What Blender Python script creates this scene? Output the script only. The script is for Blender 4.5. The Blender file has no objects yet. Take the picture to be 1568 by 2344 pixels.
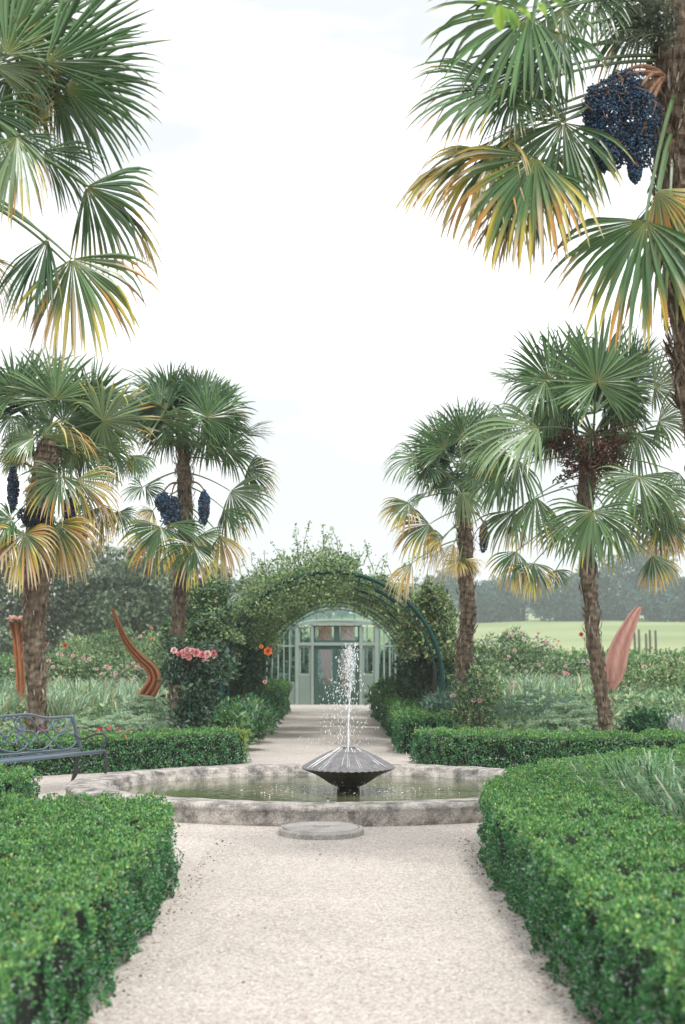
import bpy, math, random
import numpy as np
from mathutils import Vector, Matrix
R_ = math.radians
rng = np.random.default_rng(7)
random.seed(7)
sc = bpy.context.scene
col = sc.collection

# ------------------------------------------------------------------ camera, sky, sun, exposure
FPX, HZ, CX, CY, CAMH = 3560.0, 1505.0, 784.0, 1171.5, 1.6     # in the 1568 x 2343 reading of the photograph
PITCH = math.atan((HZ - CY) / FPX)
cam = bpy.data.cameras.new("camera"); camo = bpy.data.objects.new("camera", cam); col.objects.link(camo)
cam.sensor_fit = 'VERTICAL'; cam.sensor_height = 36; cam.sensor_width = 24
cam.lens = 36 * FPX / 2343.0
cam.clip_start = 0.05; cam.clip_end = 5000
camo.location = (0, 0, CAMH); camo.rotation_euler = (R_(90) + PITCH, 0, 0)
cam.dof.use_dof = True; cam.dof.focus_distance = 16.5; cam.dof.aperture_fstop = 2.6
sc.camera = camo

SUN_EL, SUN_AZ = 58, 25
w = bpy.data.worlds.new("World"); sc.world = w; w.use_nodes = True
nt = w.node_tree; nt.nodes.clear()
def nn(t, ty, **kw):
    n = t.nodes.new(ty)
    for k, v in kw.items(): setattr(n, k, v)
    return n
sky = nn(nt, 'ShaderNodeTexSky', sky_type='NISHITA', sun_disc=False)
sky.sun_elevation = R_(SUN_EL); sky.sun_rotation = R_(SUN_AZ + 180)
tc = nn(nt, 'ShaderNodeTexCoord'); mp = nn(nt, 'ShaderNodeMapping'); mp.inputs['Scale'].default_value = (1.6, 1.6, 5.0)
nz = nn(nt, 'ShaderNodeTexNoise'); nz.inputs['Scale'].default_value = 1.5; nz.inputs['Detail'].default_value = 5
cr = nn(nt, 'ShaderNodeValToRGB')
cr.color_ramp.elements[0].position = .46; cr.color_ramp.elements[0].color = (4.25, 4.42, 4.56, 1)
cr.color_ramp.elements[1].position = .60; cr.color_ramp.elements[1].color = (9.6, 9.7, 9.8, 1)
mx = nn(nt, 'ShaderNodeMix', data_type='RGBA'); mx.inputs[0].default_value = .985
bg = nn(nt, 'ShaderNodeBackground'); bg.inputs['Strength'].default_value = .1
wo = nn(nt, 'ShaderNodeOutputWorld')
L = nt.links.new
L(tc.outputs['Generated'], mp.inputs['Vector']); L(mp.outputs[0], nz.inputs['Vector']); L(nz.outputs[0], cr.inputs[0])
L(sky.outputs[0], mx.inputs[6]); L(cr.outputs[0], mx.inputs[7]); L(mx.outputs[2], bg.inputs['Color']); L(bg.outputs[0], wo.inputs[0])
sl = bpy.data.lights.new("sun", 'SUN'); sl.energy = 1.5; sl.angle = R_(11); sl.color = (1, .965, .92)
so = bpy.data.objects.new("sun", sl); col.objects.link(so)
so.rotation_euler = (R_(90 - SUN_EL), 0, R_(SUN_AZ))      # light from high behind the camera, a little to the right
sc.view_settings.view_transform = 'Standard'; sc.view_settings.look = 'None'
sc.view_settings.exposure = 1.12; sc.view_settings.gamma = 1
sc.cycles.max_bounces = 6; sc.cycles.transparent_max_bounces = 8; sc.cycles.volume_bounces = 3

# ------------------------------------------------------------------ pixel -> point helpers
_c, _s = math.cos(PITCH), math.sin(PITCH)
def W(px, py, Y):
    u = (px - CX) / FPX; v = -(py - CY) / FPX
    dy = _c - v * _s; dz = _s + v * _c
    k = Y / dy
    return np.array([u * k, Y, CAMH + dz * k])
def G(px, py, z=0.0):
    u = (px - CX) / FPX; v = -(py - CY) / FPX
    dy = _c - v * _s; dz = _s + v * _c
    k = (z - CAMH) / dz
    return np.array([u * k, dy * k, z])

# ------------------------------------------------------------------ object helpers
def tag(o, label=None, cat=None, group=None, kind=None):
    if label: o['label'] = label
    if cat: o['category'] = cat
    if group: o['group'] = group
    if kind: o['kind'] = kind
    return o
def empty(name, loc, label, cat, group=None):
    o = bpy.data.objects.new(name, None); col.objects.link(o); o.location = tuple(float(a) for a in loc)
    o.empty_display_size = .1
    return tag(o, label, cat, group)

def norm(a):
    a = np.asarray(a, float)
    return a / np.maximum(np.linalg.norm(a, axis=-1, keepdims=True), 1e-9)
def vnoise(p, s=0.0):
    p = np.asarray(p, float); i = np.floor(p); f = p - i; f = f * f * (3 - 2 * f)
    r = 0
    for dx in (0, 1):
        for dy in (0, 1):
            for dz in (0, 1):
                q = i + (dx, dy, dz)
                h = np.sin(q @ np.array([127.1, 311.7, 74.7]) + s * 17.3) * 43758.5453
                h = h - np.floor(h)
                r = r + h * (f[:, 0] if dx else 1 - f[:, 0]) * (f[:, 1] if dy else 1 - f[:, 1]) * (f[:, 2] if dz else 1 - f[:, 2])
    return r
def lerpc(a, b, t): return np.asarray(a) * (1 - t) + np.asarray(b) * t

class MB:
    def __init__(s): s.v = []; s.c = []; s.q = []; s.t = []; s.qm = []; s.tm = []; s.n = 0
    def add(s, v, q=None, t=None, c=(1, 1, 1), m=0):
        v = np.asarray(v, float).reshape(-1, 3)
        c = np.asarray(c, float)
        if c.ndim == 1: c = np.tile(c, (len(v), 1))
        s.v.append(v); s.c.append(c)
        if q is not None and len(q):
            q = np.asarray(q, int) + s.n; s.q.append(q); s.qm.append(np.full(len(q), m))
        if t is not None and len(t):
            t = np.asarray(t, int) + s.n; s.t.append(t); s.tm.append(np.full(len(t), m))
        s.n += len(v)
    def box(s, c, d, col_=(1, 1, 1), rot=0, m=0):
        x, y, z = [a / 2 for a in d]
        v = np.array([[i * x, j * y, k * z] for k in (-1, 1) for j in (-1, 1) for i in (-1, 1)], float)
        if rot:
            a, b = math.cos(rot), math.sin(rot); v[:, :2] = v[:, :2] @ np.array([[a, b], [-b, a]])
        s.add(v + np.asarray(c, float), q=[[0, 2, 3, 1], [4, 5, 7, 6], [0, 1, 5, 4], [2, 6, 7, 3], [0, 4, 6, 2], [1, 3, 7, 5]], c=col_, m=m)
    def tube(s, P, r, n=8, c=(1, 1, 1), m=0, cap=True, flat=1.0):
        P = np.asarray(P, float); k = len(P); r = np.broadcast_to(np.asarray(r, float), (k,))
        T = norm(np.gradient(P, axis=0))
        up = np.array([0, 0, 1.]) if abs(T[0, 2]) < .9 else np.array([0, 1., 0])
        A = norm(np.cross(T[0], up)); V = []
        for i in range(k):
            A = norm(A - T[i] * np.dot(A, T[i])); B = np.cross(T[i], A)
            th = np.arange(n) * 2 * np.pi / n
            V.append(P[i] + r[i] * (np.cos(th)[:, None] * A * flat + np.sin(th)[:, None] * B))
        q = [[i * n + j, i * n + (j + 1) % n, (i + 1) * n + (j + 1) % n, (i + 1) * n + j] for i in range(k - 1) for j in range(n)]
        V = np.concatenate(V); t = []
        if cap:
            V = np.vstack([V, P[0], P[-1]]); a, b = len(V) - 2, len(V) - 1
            t = [[a, (j + 1) % n, j] for j in range(n)] + [[b, (k - 1) * n + j, (k - 1) * n + (j + 1) % n] for j in range(n)]
        cc = np.asarray(c, float)
        if cc.ndim == 2 and len(cc) == k:
            cc = np.repeat(cc, n, axis=0)
            if cap: cc = np.vstack([cc, cc[0], cc[-1]])
        s.add(V, q=q, t=t, c=cc, m=m)
    def lathe(s, prof, cen=(0, 0, 0), n=48, c=(1, 1, 1), m=0, sx=1.0):
        k = len(prof); th = np.arange(n) * 2 * np.pi / n; V = []
        for r, z in prof: V.append(np.stack([r * np.cos(th) * sx, r * np.sin(th), np.full(n, z)], 1))
        q = [[i * n + j, i * n + (j + 1) % n, (i + 1) * n + (j + 1) % n, (i + 1) * n + j] for i in range(k - 1) for j in range(n)]
        s.add(np.concatenate(V) + np.asarray(cen, float), q=q, c=c, m=m)
    def build(s, name, mat, parent=None, smooth=False, loc=None):
        me = bpy.data.meshes.new(name)
        V = np.concatenate(s.v); C = np.concatenate(s.c)
        if parent is not None:
            r = parent
            while r.parent: r = r.parent
            V = V - np.array(r.location)
        elif loc is not None: V = V - np.asarray(loc, float)
        Q = np.concatenate(s.q) if s.q else np.zeros((0, 4), int); T = np.concatenate(s.t) if s.t else np.zeros((0, 3), int)
        li = np.concatenate([Q.ravel(), T.ravel()]); ls = np.concatenate([np.arange(len(Q)) * 4, len(Q) * 4 + np.arange(len(T)) * 3])
        me.vertices.add(len(V)); me.vertices.foreach_set('co', V.astype(np.float32).ravel())
        me.loops.add(len(li)); me.loops.foreach_set('vertex_index', li.astype(np.int32))
        me.polygons.add(len(ls)); me.polygons.foreach_set('loop_start', ls.astype(np.int32))
        mi = np.concatenate((s.qm or []) + (s.tm or [])) if (s.qm or s.tm) else np.zeros(0)
        if mi.max(initial=0) > 0: me.polygons.foreach_set('material_index', mi.astype(np.int32))
        me.polygons.foreach_set('use_smooth', np.full(len(ls), smooth))
        a = me.attributes.new('Col', 'FLOAT_COLOR', 'POINT')
        a.data.foreach_set('color', np.hstack([C, np.ones((len(C), 1))]).astype(np.float32).ravel())
        me.update(calc_edges=True); me.validate()
        for m_ in (mat if isinstance(mat, (list, tuple)) else [mat]): me.materials.append(m_)
        o = bpy.data.objects.new(name, me); col.objects.link(o)
        if parent is not None:
            o.parent = parent
        elif loc is not None: o.location = tuple(float(q) for q in loc)
        return o
# ------------------------------------------------------------------ materials
MATS = {}
def mat(name, base=(.5, .5, .5), rough=.6, attr=False, metal=0, spec=.5, transl=0.0, n_scale=0, n_amt=.3, bump=0, bscale=40, dark=None, detail=4, alpha=None, stretch=None, hue=None):
    m = bpy.data.materials.new(name); m.use_nodes = True; t = m.node_tree; t.nodes.clear()
    out = nn(t, 'ShaderNodeOutputMaterial'); b = nn(t, 'ShaderNodeBsdfPrincipled')
    b.inputs['Roughness'].default_value = rough; b.inputs['Metallic'].default_value = metal; b.inputs['Specular IOR Level'].default_value = spec
    tc_ = nn(t, 'ShaderNodeTexCoord'); vec = tc_.outputs['Object']
    if stretch:
        mp_ = nn(t, 'ShaderNodeMapping'); mp_.inputs['Scale'].default_value = stretch; t.links.new(vec, mp_.inputs['Vector']); vec = mp_.outputs[0]
    if attr:
        at = nn(t, 'ShaderNodeAttribute', attribute_name='Col'); c = at.outputs['Color']
    else:
        rg = nn(t, 'ShaderNodeRGB'); rg.outputs[0].default_value = (*base, 1); c = rg.outputs[0]
    if n_scale:
        n1 = nn(t, 'ShaderNodeTexNoise'); n1.inputs['Scale'].default_value = n_scale; n1.inputs['Detail'].default_value = detail; n1.inputs['Roughness'].default_value = .65
        t.links.new(vec, n1.inputs['Vector'])
        r1 = nn(t, 'ShaderNodeMapRange'); r1.inputs[1].default_value = .3; r1.inputs[2].default_value = .7
        t.links.new(n1.outputs[0], r1.inputs[0])
        m1 = nn(t, 'ShaderNodeMix', data_type='RGBA')
        t.links.new(r1.outputs[0], m1.inputs[0]); t.links.new(c, m1.inputs[7])
        if dark is not None: m1.inputs[6].default_value = (*dark, 1)
        else:
            m2 = nn(t, 'ShaderNodeMix', data_type='RGBA', blend_type='MULTIPLY'); m2.inputs[0].default_value = 1
            m2.inputs[7].default_value = (1 - n_amt,) * 3 + (1,); t.links.new(c, m2.inputs[6]); t.links.new(m2.outputs[2], m1.inputs[6])
        c = m1.outputs[2]
    t.links.new(c, b.inputs['Base Color'])
    if bump:
        n2 = nn(t, 'ShaderNodeTexNoise'); n2.inputs['Scale'].default_value = bscale; n2.inputs['Detail'].default_value = 5
        t.links.new(vec, n2.inputs['Vector'])
        bm = nn(t, 'ShaderNodeBump'); bm.inputs['Strength'].default_value = bump; bm.inputs['Distance'].default_value = .02
        t.links.new(n2.outputs[0], bm.inputs['Height']); t.links.new(bm.outputs[0], b.inputs['Normal'])
    sh = b.outputs[0]
    if transl:
        tr = nn(t, 'ShaderNodeBsdfTranslucent'); t.links.new(c, tr.inputs['Color'])
        ms = nn(t, 'ShaderNodeMixShader'); ms.inputs[0].default_value = transl
        t.links.new(sh, ms.inputs[1]); t.links.new(tr.outputs[0], ms.inputs[2]); sh = ms.outputs[0]
    t.links.new(sh, out.inputs[0]); MATS[name] = m
    return m

M_leaf = mat('leaf', attr=True, rough=.42, transl=.3, spec=.45)
M_box = mat('box_leaf', attr=True, rough=.27, transl=.25, spec=.9)
M_palm = mat('palm_leaf', attr=True, rough=.30, transl=.22, spec=.75)
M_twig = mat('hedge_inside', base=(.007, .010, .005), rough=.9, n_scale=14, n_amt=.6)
M_bark = mat('palm_fibre', attr=True, rough=.9, spec=.15, n_scale=30, n_amt=.55, bump=.9, bscale=60, stretch=(1, 1, .25))
M_wood = mat('branch_wood', base=(.12, .09, .065), rough=.9, n_scale=12, n_amt=.5, bump=.5, bscale=50)
M_berry = mat('berry', attr=True, rough=.45, spec=.4)
M_iron = mat('pergola_iron', base=(.004, .05, .046), rough=.55, spec=.25)
M_bench = mat('bench_paint', base=(.095, .14, .185), rough=.32, spec=.6, n_scale=25, n_amt=.2)
M_legs = mat('bench_leg_paint', base=(.045, .042, .05), rough=.45, n_scale=25, n_amt=.25)
M_corten = mat('rusted_steel', base=(.44, .16, .05), rough=.7, metal=.1, n_scale=9, stretch=(2.5, 2.5, .5), dark=(.20, .075, .04), bump=.25, bscale=60, detail=6)
M_corten2 = mat('pink_rusted_steel', base=(.50, .27, .215), rough=.7, metal=.05, n_scale=6, dark=(.34, .175, .14), bump=.2, bscale=60, stretch=(3, 3, .4))
M_sage = mat('sage_paint', base=(.17, .23, .195), rough=.5, n_scale=3, n_amt=.12)
M_sagel = mat('pale_sage_paint', base=(.235, .30, .262), rough=.5, n_scale=3, n_amt=.12)
M_door = mat('door_paint', base=(.035, .085, .065), rough=.4, n_scale=3, n_amt=.15)
M_curtain = mat('curtain_cloth', base=(.62, .29, .21), rough=.9, transl=.3)
M_petal = mat('petal', attr=True, rough=.6, transl=.35, spec=.2)
M_cane = mat('cane', base=(.36, .25, .12), rough=.8, n_scale=20, n_amt=.3)
M_greenpole = mat('green_stake_paint', base=(.02, .11, .08), rough=.45)

def stone(name, lo, mid, hi, streak=True):
    m = bpy.data.materials.new(name); m.use_nodes = True; t = m.node_tree; b = t.nodes['Principled BSDF']; b.inputs['Roughness'].default_value = .88
    tcc = nn(t, 'ShaderNodeTexCoord'); a = nn(t, 'ShaderNodeTexNoise'); a.inputs['Scale'].default_value = 4.5; a.inputs['Detail'].default_value = 10; a.inputs['Roughness'].default_value = .72
    t.links.new(tcc.outputs['Object'], a.inputs['Vector'])
    r = nn(t, 'ShaderNodeValToRGB'); e = r.color_ramp.elements; e[0].position = .37; e[0].color = (*lo, 1); e[1].position = .58; e[1].color = (*hi, 1)
    k = e.new(.47); k.color = (*mid, 1); t.links.new(a.outputs[0], r.inputs[0])
    s2 = nn(t, 'ShaderNodeTexNoise'); s2.inputs['Scale'].default_value = 60; s2.inputs['Detail'].default_value = 4; t.links.new(tcc.outputs['Object'], s2.inputs['Vector'])
    r2 = nn(t, 'ShaderNodeMapRange'); r2.inputs[1].default_value = .3; r2.inputs[2].default_value = .7; r2.inputs[3].default_value = .6; r2.inputs[4].default_value = 1.15
    t.links.new(s2.outputs[0], r2.inputs[0])
    mm = nn(t, 'ShaderNodeMix', data_type='RGBA', blend_type='MULTIPLY'); mm.inputs[0].default_value = 1
    t.links.new(r.outputs[0], mm.inputs[6]); t.links.new(r2.outputs[0], mm.inputs[7]); t.links.new(mm.outputs[2], b.inputs['Base Color'])
    bm = nn(t, 'ShaderNodeBump'); bm.inputs['Strength'].default_value = .6; bm.inputs['Distance'].default_value = .02
    t.links.new(a.outputs[0], bm.inputs['Height'])
    bm2 = nn(t, 'ShaderNodeBump'); bm2.inputs['Strength'].default_value = .5; bm2.inputs['Distance'].default_value = .006
    t.links.new(s2.outputs[0], bm2.inputs['Height']); t.links.new(bm.outputs[0], bm2.inputs['Normal']); t.links.new(bm2.outputs[0], b.inputs['Normal'])
    return m
M_stone = stone('weathered_stone', (.10, .095, .09), (.27, .25, .23), (.50, .46, .42))
M_cover = stone('cover_concrete', (.30, .27, .25), (.40, .37, .345), (.48, .45, .42))

# gravel
def gravel_mat():
    m = bpy.data.materials.new('gravel'); m.use_nodes = True; t = m.node_tree; b = t.nodes['Principled BSDF']; b.inputs['Roughness'].default_value = .95
    b.inputs['Specular IOR Level'].default_value = .2
    g = nn(t, 'ShaderNodeNewGeometry'); P = g.outputs['Position']
    v = nn(t, 'ShaderNodeTexVoronoi'); v.inputs['Scale'].default_value = 85; t.links.new(P, v.inputs['Vector'])
    r = nn(t, 'ShaderNodeValToRGB'); e = r.color_ramp.elements
    e[0].position = 0; e[0].color = (.26, .215, .18, 1); e[1].position = 1; e[1].color = (.64, .595, .555, 1)
    k = e.new(.2); k.color = (.395, .348, .31, 1); k = e.new(.6); k.color = (.515, .468, .425, 1)
    sp = nn(t, 'ShaderNodeSeparateColor'); t.links.new(v.outputs['Color'], sp.inputs[0]); t.links.new(sp.outputs[0], r.inputs[0])
    n = nn(t, 'ShaderNodeTexNoise'); n.inputs['Scale'].default_value = .9; n.inputs['Detail'].default_value = 8; n.inputs['Roughness'].default_value = .7; t.links.new(P, n.inputs['Vector'])
    mr = nn(t, 'ShaderNodeMapRange'); mr.inputs[1].default_value = .3; mr.inputs[2].default_value = .7; mr.inputs[3].default_value = .86; mr.inputs[4].default_value = 1.06
    t.links.new(n.outputs[0], mr.inputs[0])
    mm = nn(t, 'ShaderNodeMix', data_type='RGBA', blend_type='MULTIPLY'); mm.inputs[0].default_value = 1
    t.links.new(r.outputs[0], mm.inputs[6]); t.links.new(mr.outputs[0], mm.inputs[7]); t.links.new(mm.outputs[2], b.inputs['Base Color'])
    bm = nn(t, 'ShaderNodeBump'); bm.inputs['Strength'].default_value = .7; bm.inputs['Distance'].default_value = .006; bm.invert = True
    t.links.new(v.outputs['Distance'], bm.inputs['Height'])
    n3 = nn(t, 'ShaderNodeTexNoise'); n3.inputs['Scale'].default_value = 14; n3.inputs['Detail'].default_value = 6; t.links.new(P, n3.inputs['Vector'])
    bm3 = nn(t, 'ShaderNodeBump'); bm3.inputs['Strength'].default_value = .5; bm3.inputs['Distance'].default_value = .02
    t.links.new(n3.outputs[0], bm3.inputs['Height']); t.links.new(bm3.outputs[0], bm.inputs['Normal'])
    t.links.new(bm.outputs[0], b.inputs['Normal'])
    return m
M_gravel = gravel_mat()
def ground_mat():
    m = bpy.data.materials.new('ground'); m.use_nodes = True; t = m.node_tree; b = t.nodes['Principled BSDF']; b.inputs['Roughness'].default_value = .95
    b.inputs['Specular IOR Level'].default_value = .1
    g = nn(t, 'ShaderNodeNewGeometry'); P = g.outputs['Position']
    sx = nn(t, 'ShaderNodeSeparateXYZ'); t.links.new(P, sx.inputs[0])
    n = nn(t, 'ShaderNodeTexNoise'); n.inputs['Scale'].default_value = 5; n.inputs['Detail'].default_value = 8; t.links.new(P, n.inputs['Vector'])
    r = nn(t, 'ShaderNodeValToRGB'); r.color_ramp.elements[0].position = .35; r.color_ramp.elements[0].color = (.13, .09, .065, 1)
    r.color_ramp.elements[1].position = .65; r.color_ramp.elements[1].color = (.33, .24, .19, 1); t.links.new(n.outputs[0], r.inputs[0])
    n2 = nn(t, 'ShaderNodeTexNoise'); n2.inputs['Scale'].default_value = .03; n2.inputs['Detail'].default_value = 9; t.links.new(P, n2.inputs['Vector'])
    r2 = nn(t, 'ShaderNodeValToRGB'); r2.color_ramp.elements[0].position = .35; r2.color_ramp.elements[0].color = (.20, .26, .12, 1)
    r2.color_ramp.elements[1].position = .65; r2.color_ramp.elements[1].color = (.31, .34, .18, 1); t.links.new(n2.outputs[0], r2.inputs[0])
    mr = nn(t, 'ShaderNodeMapRange'); mr.inputs[1].default_value = 58; mr.inputs[2].default_value = 62; t.links.new(sx.outputs[1], mr.inputs[0])
    mx_ = nn(t, 'ShaderNodeMix', data_type='RGBA'); t.links.new(mr.outputs[0], mx_.inputs[0]); t.links.new(r.outputs[0], mx_.inputs[6]); t.links.new(r2.outputs[0], mx_.inputs[7])
    t.links.new(mx_.outputs[2], b.inputs['Base Color'])
    return m
M_ground = ground_mat()

# ------------------------------------------------------------------ the ground, the gravel, the far country
def sstep(a, b, x):
    t = np.clip((np.asarray(x, float) - a) / (b - a), 0, 1); return t * t * (3 - 2 * t)
AX = -.2                                                     # the garden's long axis
def height(x, y):
    x = np.asarray(x, float); y = np.asarray(y, float)
    mound = .30 * sstep(2.0, 4.0, np.abs(x - AX)) * sstep(26, 34, y) * (1 - sstep(56, 66, y))
    far = 8.3 * sstep(75, 370, y) * (.55 + .45 * sstep(-60, 60, x)) + .026 * np.maximum(y - 330, 0) * (1 - .45 * sstep(700, 2500, y))
    roll = 2.2 * np.sin(x * .013 + 1.0) * sstep(120, 350, y) + np.sin(x * .004 + y * .003) * 12 * sstep(450, 900, y)
    return mound + far + roll * .6
xs = np.concatenate([np.linspace(-700, -60, 40), np.linspace(-55, 55, 111), np.linspace(60, 700, 40)])
ys = np.concatenate([np.linspace(-40, 70, 111), np.linspace(74, 700, 90), np.linspace(730, 900, 10)])
XX, YY = np.meshgrid(xs, ys); ZZ = height(XX, YY)
mb = MB(); nx = len(xs)
ii, jj = np.meshgrid(np.arange(len(ys) - 1), np.arange(nx - 1), indexing='ij'); b0 = (ii * nx + jj).ravel()
mb.add(np.stack([XX.ravel(), YY.ravel(), ZZ.ravel()], 1), q=np.stack([b0, b0 + 1, b0 + nx + 1, b0 + nx], 1))
tag(mb.build('ground', M_ground, smooth=True), 'garden soil running out into pale green rising meadows', kind='structure')
mb = MB()      # one gravel sheet: the round court and the long walk to the greenhouse
out = [(-7, -8), (7, -8), (7, 22.6), (3.0, 23.6), (1.45, 24.6), (1.35, 27), (1.25, 53.6), (-1.75, 53.6), (-1.75, 27), (-1.9, 24.4), (-4, 22.5), (-7, 19.5)]
V = np.array([[a, b, .004] for a, b in out]); cen = np.array([[AX, 20, .004]])
mb.add(np.vstack([V, cen]), t=[[i, (i + 1) % len(V), len(V)] for i in range(len(V))])
tag(mb.build('gravel_path', M_gravel), 'pale pinkish beige gravel court and walk', kind='structure')
mb = MB(); mb.add([[2.1, 3, .009], [7, 3, .009], [7, 19.5, .009], [4.6, 18, .009], [2.8, 15.5, .009], [2.1, 13, .009]], t=[[0, 1, 5], [1, 4, 5], [1, 2, 4], [2, 3, 4]])
tag(mb.build('soil_bed', M_ground), 'dark soil bed inside the near right hedge', kind='structure')

# ------------------------------------------------------------------ leaves
def add_leaves(mb, P, D, N, Ln, Wd, C, fold=.22, oval=True, m=0, curl=0.0):
    n = len(P); D = norm(D); N = norm(N - D * np.sum(N * D, 1, keepdims=True)); S = np.cross(D, N)
    Ln = np.broadcast_to(Ln, (n,))[:, None]; Wd = np.broadcast_to(Wd, (n,))[:, None]; C = np.broadcast_to(C, (n, 3))
    up = N * Wd * fold; i = np.arange(n)[:, None]
    if oval:
        V = np.stack([P, P + D * Ln * .32 + S * Wd * .48 + up, P + D * Ln * .72 + S * Wd * .36 + up - N * Ln * curl * .5, P + D * Ln - N * Ln * curl,
                      P + D * Ln * .72 - S * Wd * .36 + up - N * Ln * curl * .5, P + D * Ln * .32 - S * Wd * .48 + up], 1).reshape(-1, 3)
        q = np.concatenate([i * 6 + [0, 1, 2, 3], i * 6 + [0, 3, 4, 5]])
        mb.add(V, q=q, c=np.repeat(C, 6, 0), m=m)
    else:
        V = np.stack([P, P + D * Ln * .42 + S * Wd * .5 + up, P + D * Ln - N * Ln * curl, P + D * Ln * .42 - S * Wd * .5 + up], 1).reshape(-1, 3)
        mb.add(V, t=np.concatenate([i * 4 + [0, 1, 2], i * 4 + [0, 2, 3]]), c=np.repeat(C, 4, 0), m=m)
def rdir(n): return norm(rng.normal(size=(n, 3)))

def pal(cols, wts, n, jit=.18):
    cols = np.array(cols, float); k = rng.choice(len(cols), n, p=np.array(wts) / np.sum(wts))
    return np.clip(cols[k] * (1 + rng.normal(size=(n, 1)) * jit) * (1 + rng.normal(size=(n, 3)) * .06), .003, .9)
BOX_S = [(.025, .12, .04), (.05, .21, .065), (.09, .30, .10), (.16, .38, .14), (.32, .42, .34)]  # last tone of each box palette: pale undersides, also painting in glossy glints
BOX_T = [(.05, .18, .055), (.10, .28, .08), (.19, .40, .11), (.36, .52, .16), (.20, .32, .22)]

def hedge(name, outline, h, leaf, dens, label, group, seed, topf=1.0, hole=.0, lump=.055, yel=0.02, back=.35, S=BOX_S, T=BOX_T, ymin=-9):
    """clipped box hedge over a footprint (counter-clockwise): a dark twiggy inside and leaves on every face"""
    O = np.array(outline, float); n = len(O); cen = O.mean(0)
    loc = (cen[0], cen[1], 0)
    root = empty(name, loc, label, 'hedge', group)
    E = np.roll(O, -1, 0) - O; ln = np.linalg.norm(E, axis=1); NX = np.stack([E[:, 1], -E[:, 0]], 1) / ln[:, None]
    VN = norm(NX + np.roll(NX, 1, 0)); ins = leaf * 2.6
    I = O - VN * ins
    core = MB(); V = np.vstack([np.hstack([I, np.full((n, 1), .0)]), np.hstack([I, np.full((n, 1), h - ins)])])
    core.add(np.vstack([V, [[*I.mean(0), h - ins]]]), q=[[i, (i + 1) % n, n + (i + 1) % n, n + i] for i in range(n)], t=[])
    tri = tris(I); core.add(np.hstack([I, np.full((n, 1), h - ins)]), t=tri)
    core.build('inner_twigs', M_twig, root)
    mb = MB()
    # sides
    for e in range(n):
        mid = (O[e] + O[(e + 1) % n]) / 2
        f = dens * (1 if NX[e] @ (-mid) > 0 or e in () else back)
        m_ = int(ln[e] * h * f)
        if m_ < 3: continue
        a = rng.random(m_); z = rng.random(m_) ** .95 * h
        P = np.hstack([O[e] + a[:, None] * E[e], z[:, None]]); nrm = np.tile([NX[e][0], NX[e][1], 0.], (m_, 1))
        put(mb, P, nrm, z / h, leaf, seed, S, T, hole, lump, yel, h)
    # top
    A = area(O); m_ = int(abs(A) * dens * topf); lo, hi = O.min(0), O.max(0)
    k = int(m_ * (hi - lo).prod() / abs(A)) + 10
    Q = lo + rng.random((k, 2)) * (hi - lo); Q = Q[inside(O, Q)]
    P = np.hstack([Q, np.full((len(Q), 1), h)])
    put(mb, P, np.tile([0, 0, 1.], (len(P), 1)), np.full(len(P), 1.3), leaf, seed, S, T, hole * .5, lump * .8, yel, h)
    # stray sprigs
    ns = int(abs(A) * 14 + 6)
    k = rng.choice(len(P), min(ns, len(P)), replace=False)
    for p in P[k]:
        d = norm(np.array([rng.normal() * .35, rng.normal() * .35, 1])); hh = leaf * rng.uniform(1.5, 4.2); m2 = 9
        tt = rng.random(m2)[:, None]; PP = p + d * tt * hh
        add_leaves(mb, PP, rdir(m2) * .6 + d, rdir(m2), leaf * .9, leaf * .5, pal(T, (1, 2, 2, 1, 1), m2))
    mb.build('leaves', M_leaf, root)
    return root
TINT = None
def put(mb, P, nrm, zf, leaf, seed, S, T, hole, lump, yel, h):
    m_ = len(P)
    big = vnoise(P * 3.1, seed); mid = vnoise(P * 9.0, seed + 3); fine = vnoise(P / (leaf * 3.2), seed + 5)
    cl = vnoise(P / (leaf * 1.7), seed + 9)
    d = (big - .5) * lump * 2 + (mid - .5) * lump * 1.6 + (fine - .6) * leaf * 4.2
    keep = np.ones(m_, bool)
    if hole: keep = (vnoise(P * np.array([5., 5., 3.2]), seed + 11) > hole) | (rng.random(m_) < .12)
    P = P + nrm * d[:, None]
    edge = np.clip((P[:, 2] - (h - .07)) / .07, 0, 1) * (nrm[:, 2] < .5)            # soft top shoulder
    P = P - nrm * (edge * .035)[:, None]
    P[:, 2] = np.maximum(P[:, 2], .01)
    P, nrm, zf, fine, cl, big = P[keep], nrm[keep], zf[keep], fine[keep], cl[keep], big[keep]; m_ = len(P)
    N = norm(nrm * .9 + np.array([0, 0, .45]) + rdir(m_) * .75)
    D = norm(rdir(m_) + np.array([0, 0, .7]) + nrm * .35)
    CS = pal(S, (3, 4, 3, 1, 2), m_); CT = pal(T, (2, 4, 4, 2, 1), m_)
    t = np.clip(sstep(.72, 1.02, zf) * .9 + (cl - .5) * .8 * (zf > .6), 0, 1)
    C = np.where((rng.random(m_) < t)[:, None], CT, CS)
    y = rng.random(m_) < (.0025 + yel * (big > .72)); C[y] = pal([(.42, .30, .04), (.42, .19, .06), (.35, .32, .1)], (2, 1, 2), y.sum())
    if TINT is not None:
        dd = np.linalg.norm(P - TINT[0], axis=1) + (vnoise(P * 7, 3) - .5) * .3; k_ = (dd < TINT[1]) & (rng.random(m_) < .75); C[k_] = pal([(.30, .38, .05), (.42, .46, .08), (.16, .30, .06)], (2, 2, 1), int(k_.sum()))
    sz = leaf * rng.uniform(.65, 1.25, m_)
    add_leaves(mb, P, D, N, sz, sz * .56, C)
def area(O): x, y = O[:, 0], O[:, 1]; return .5 * np.sum(x * np.roll(y, -1) - np.roll(x, -1) * y)
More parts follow.
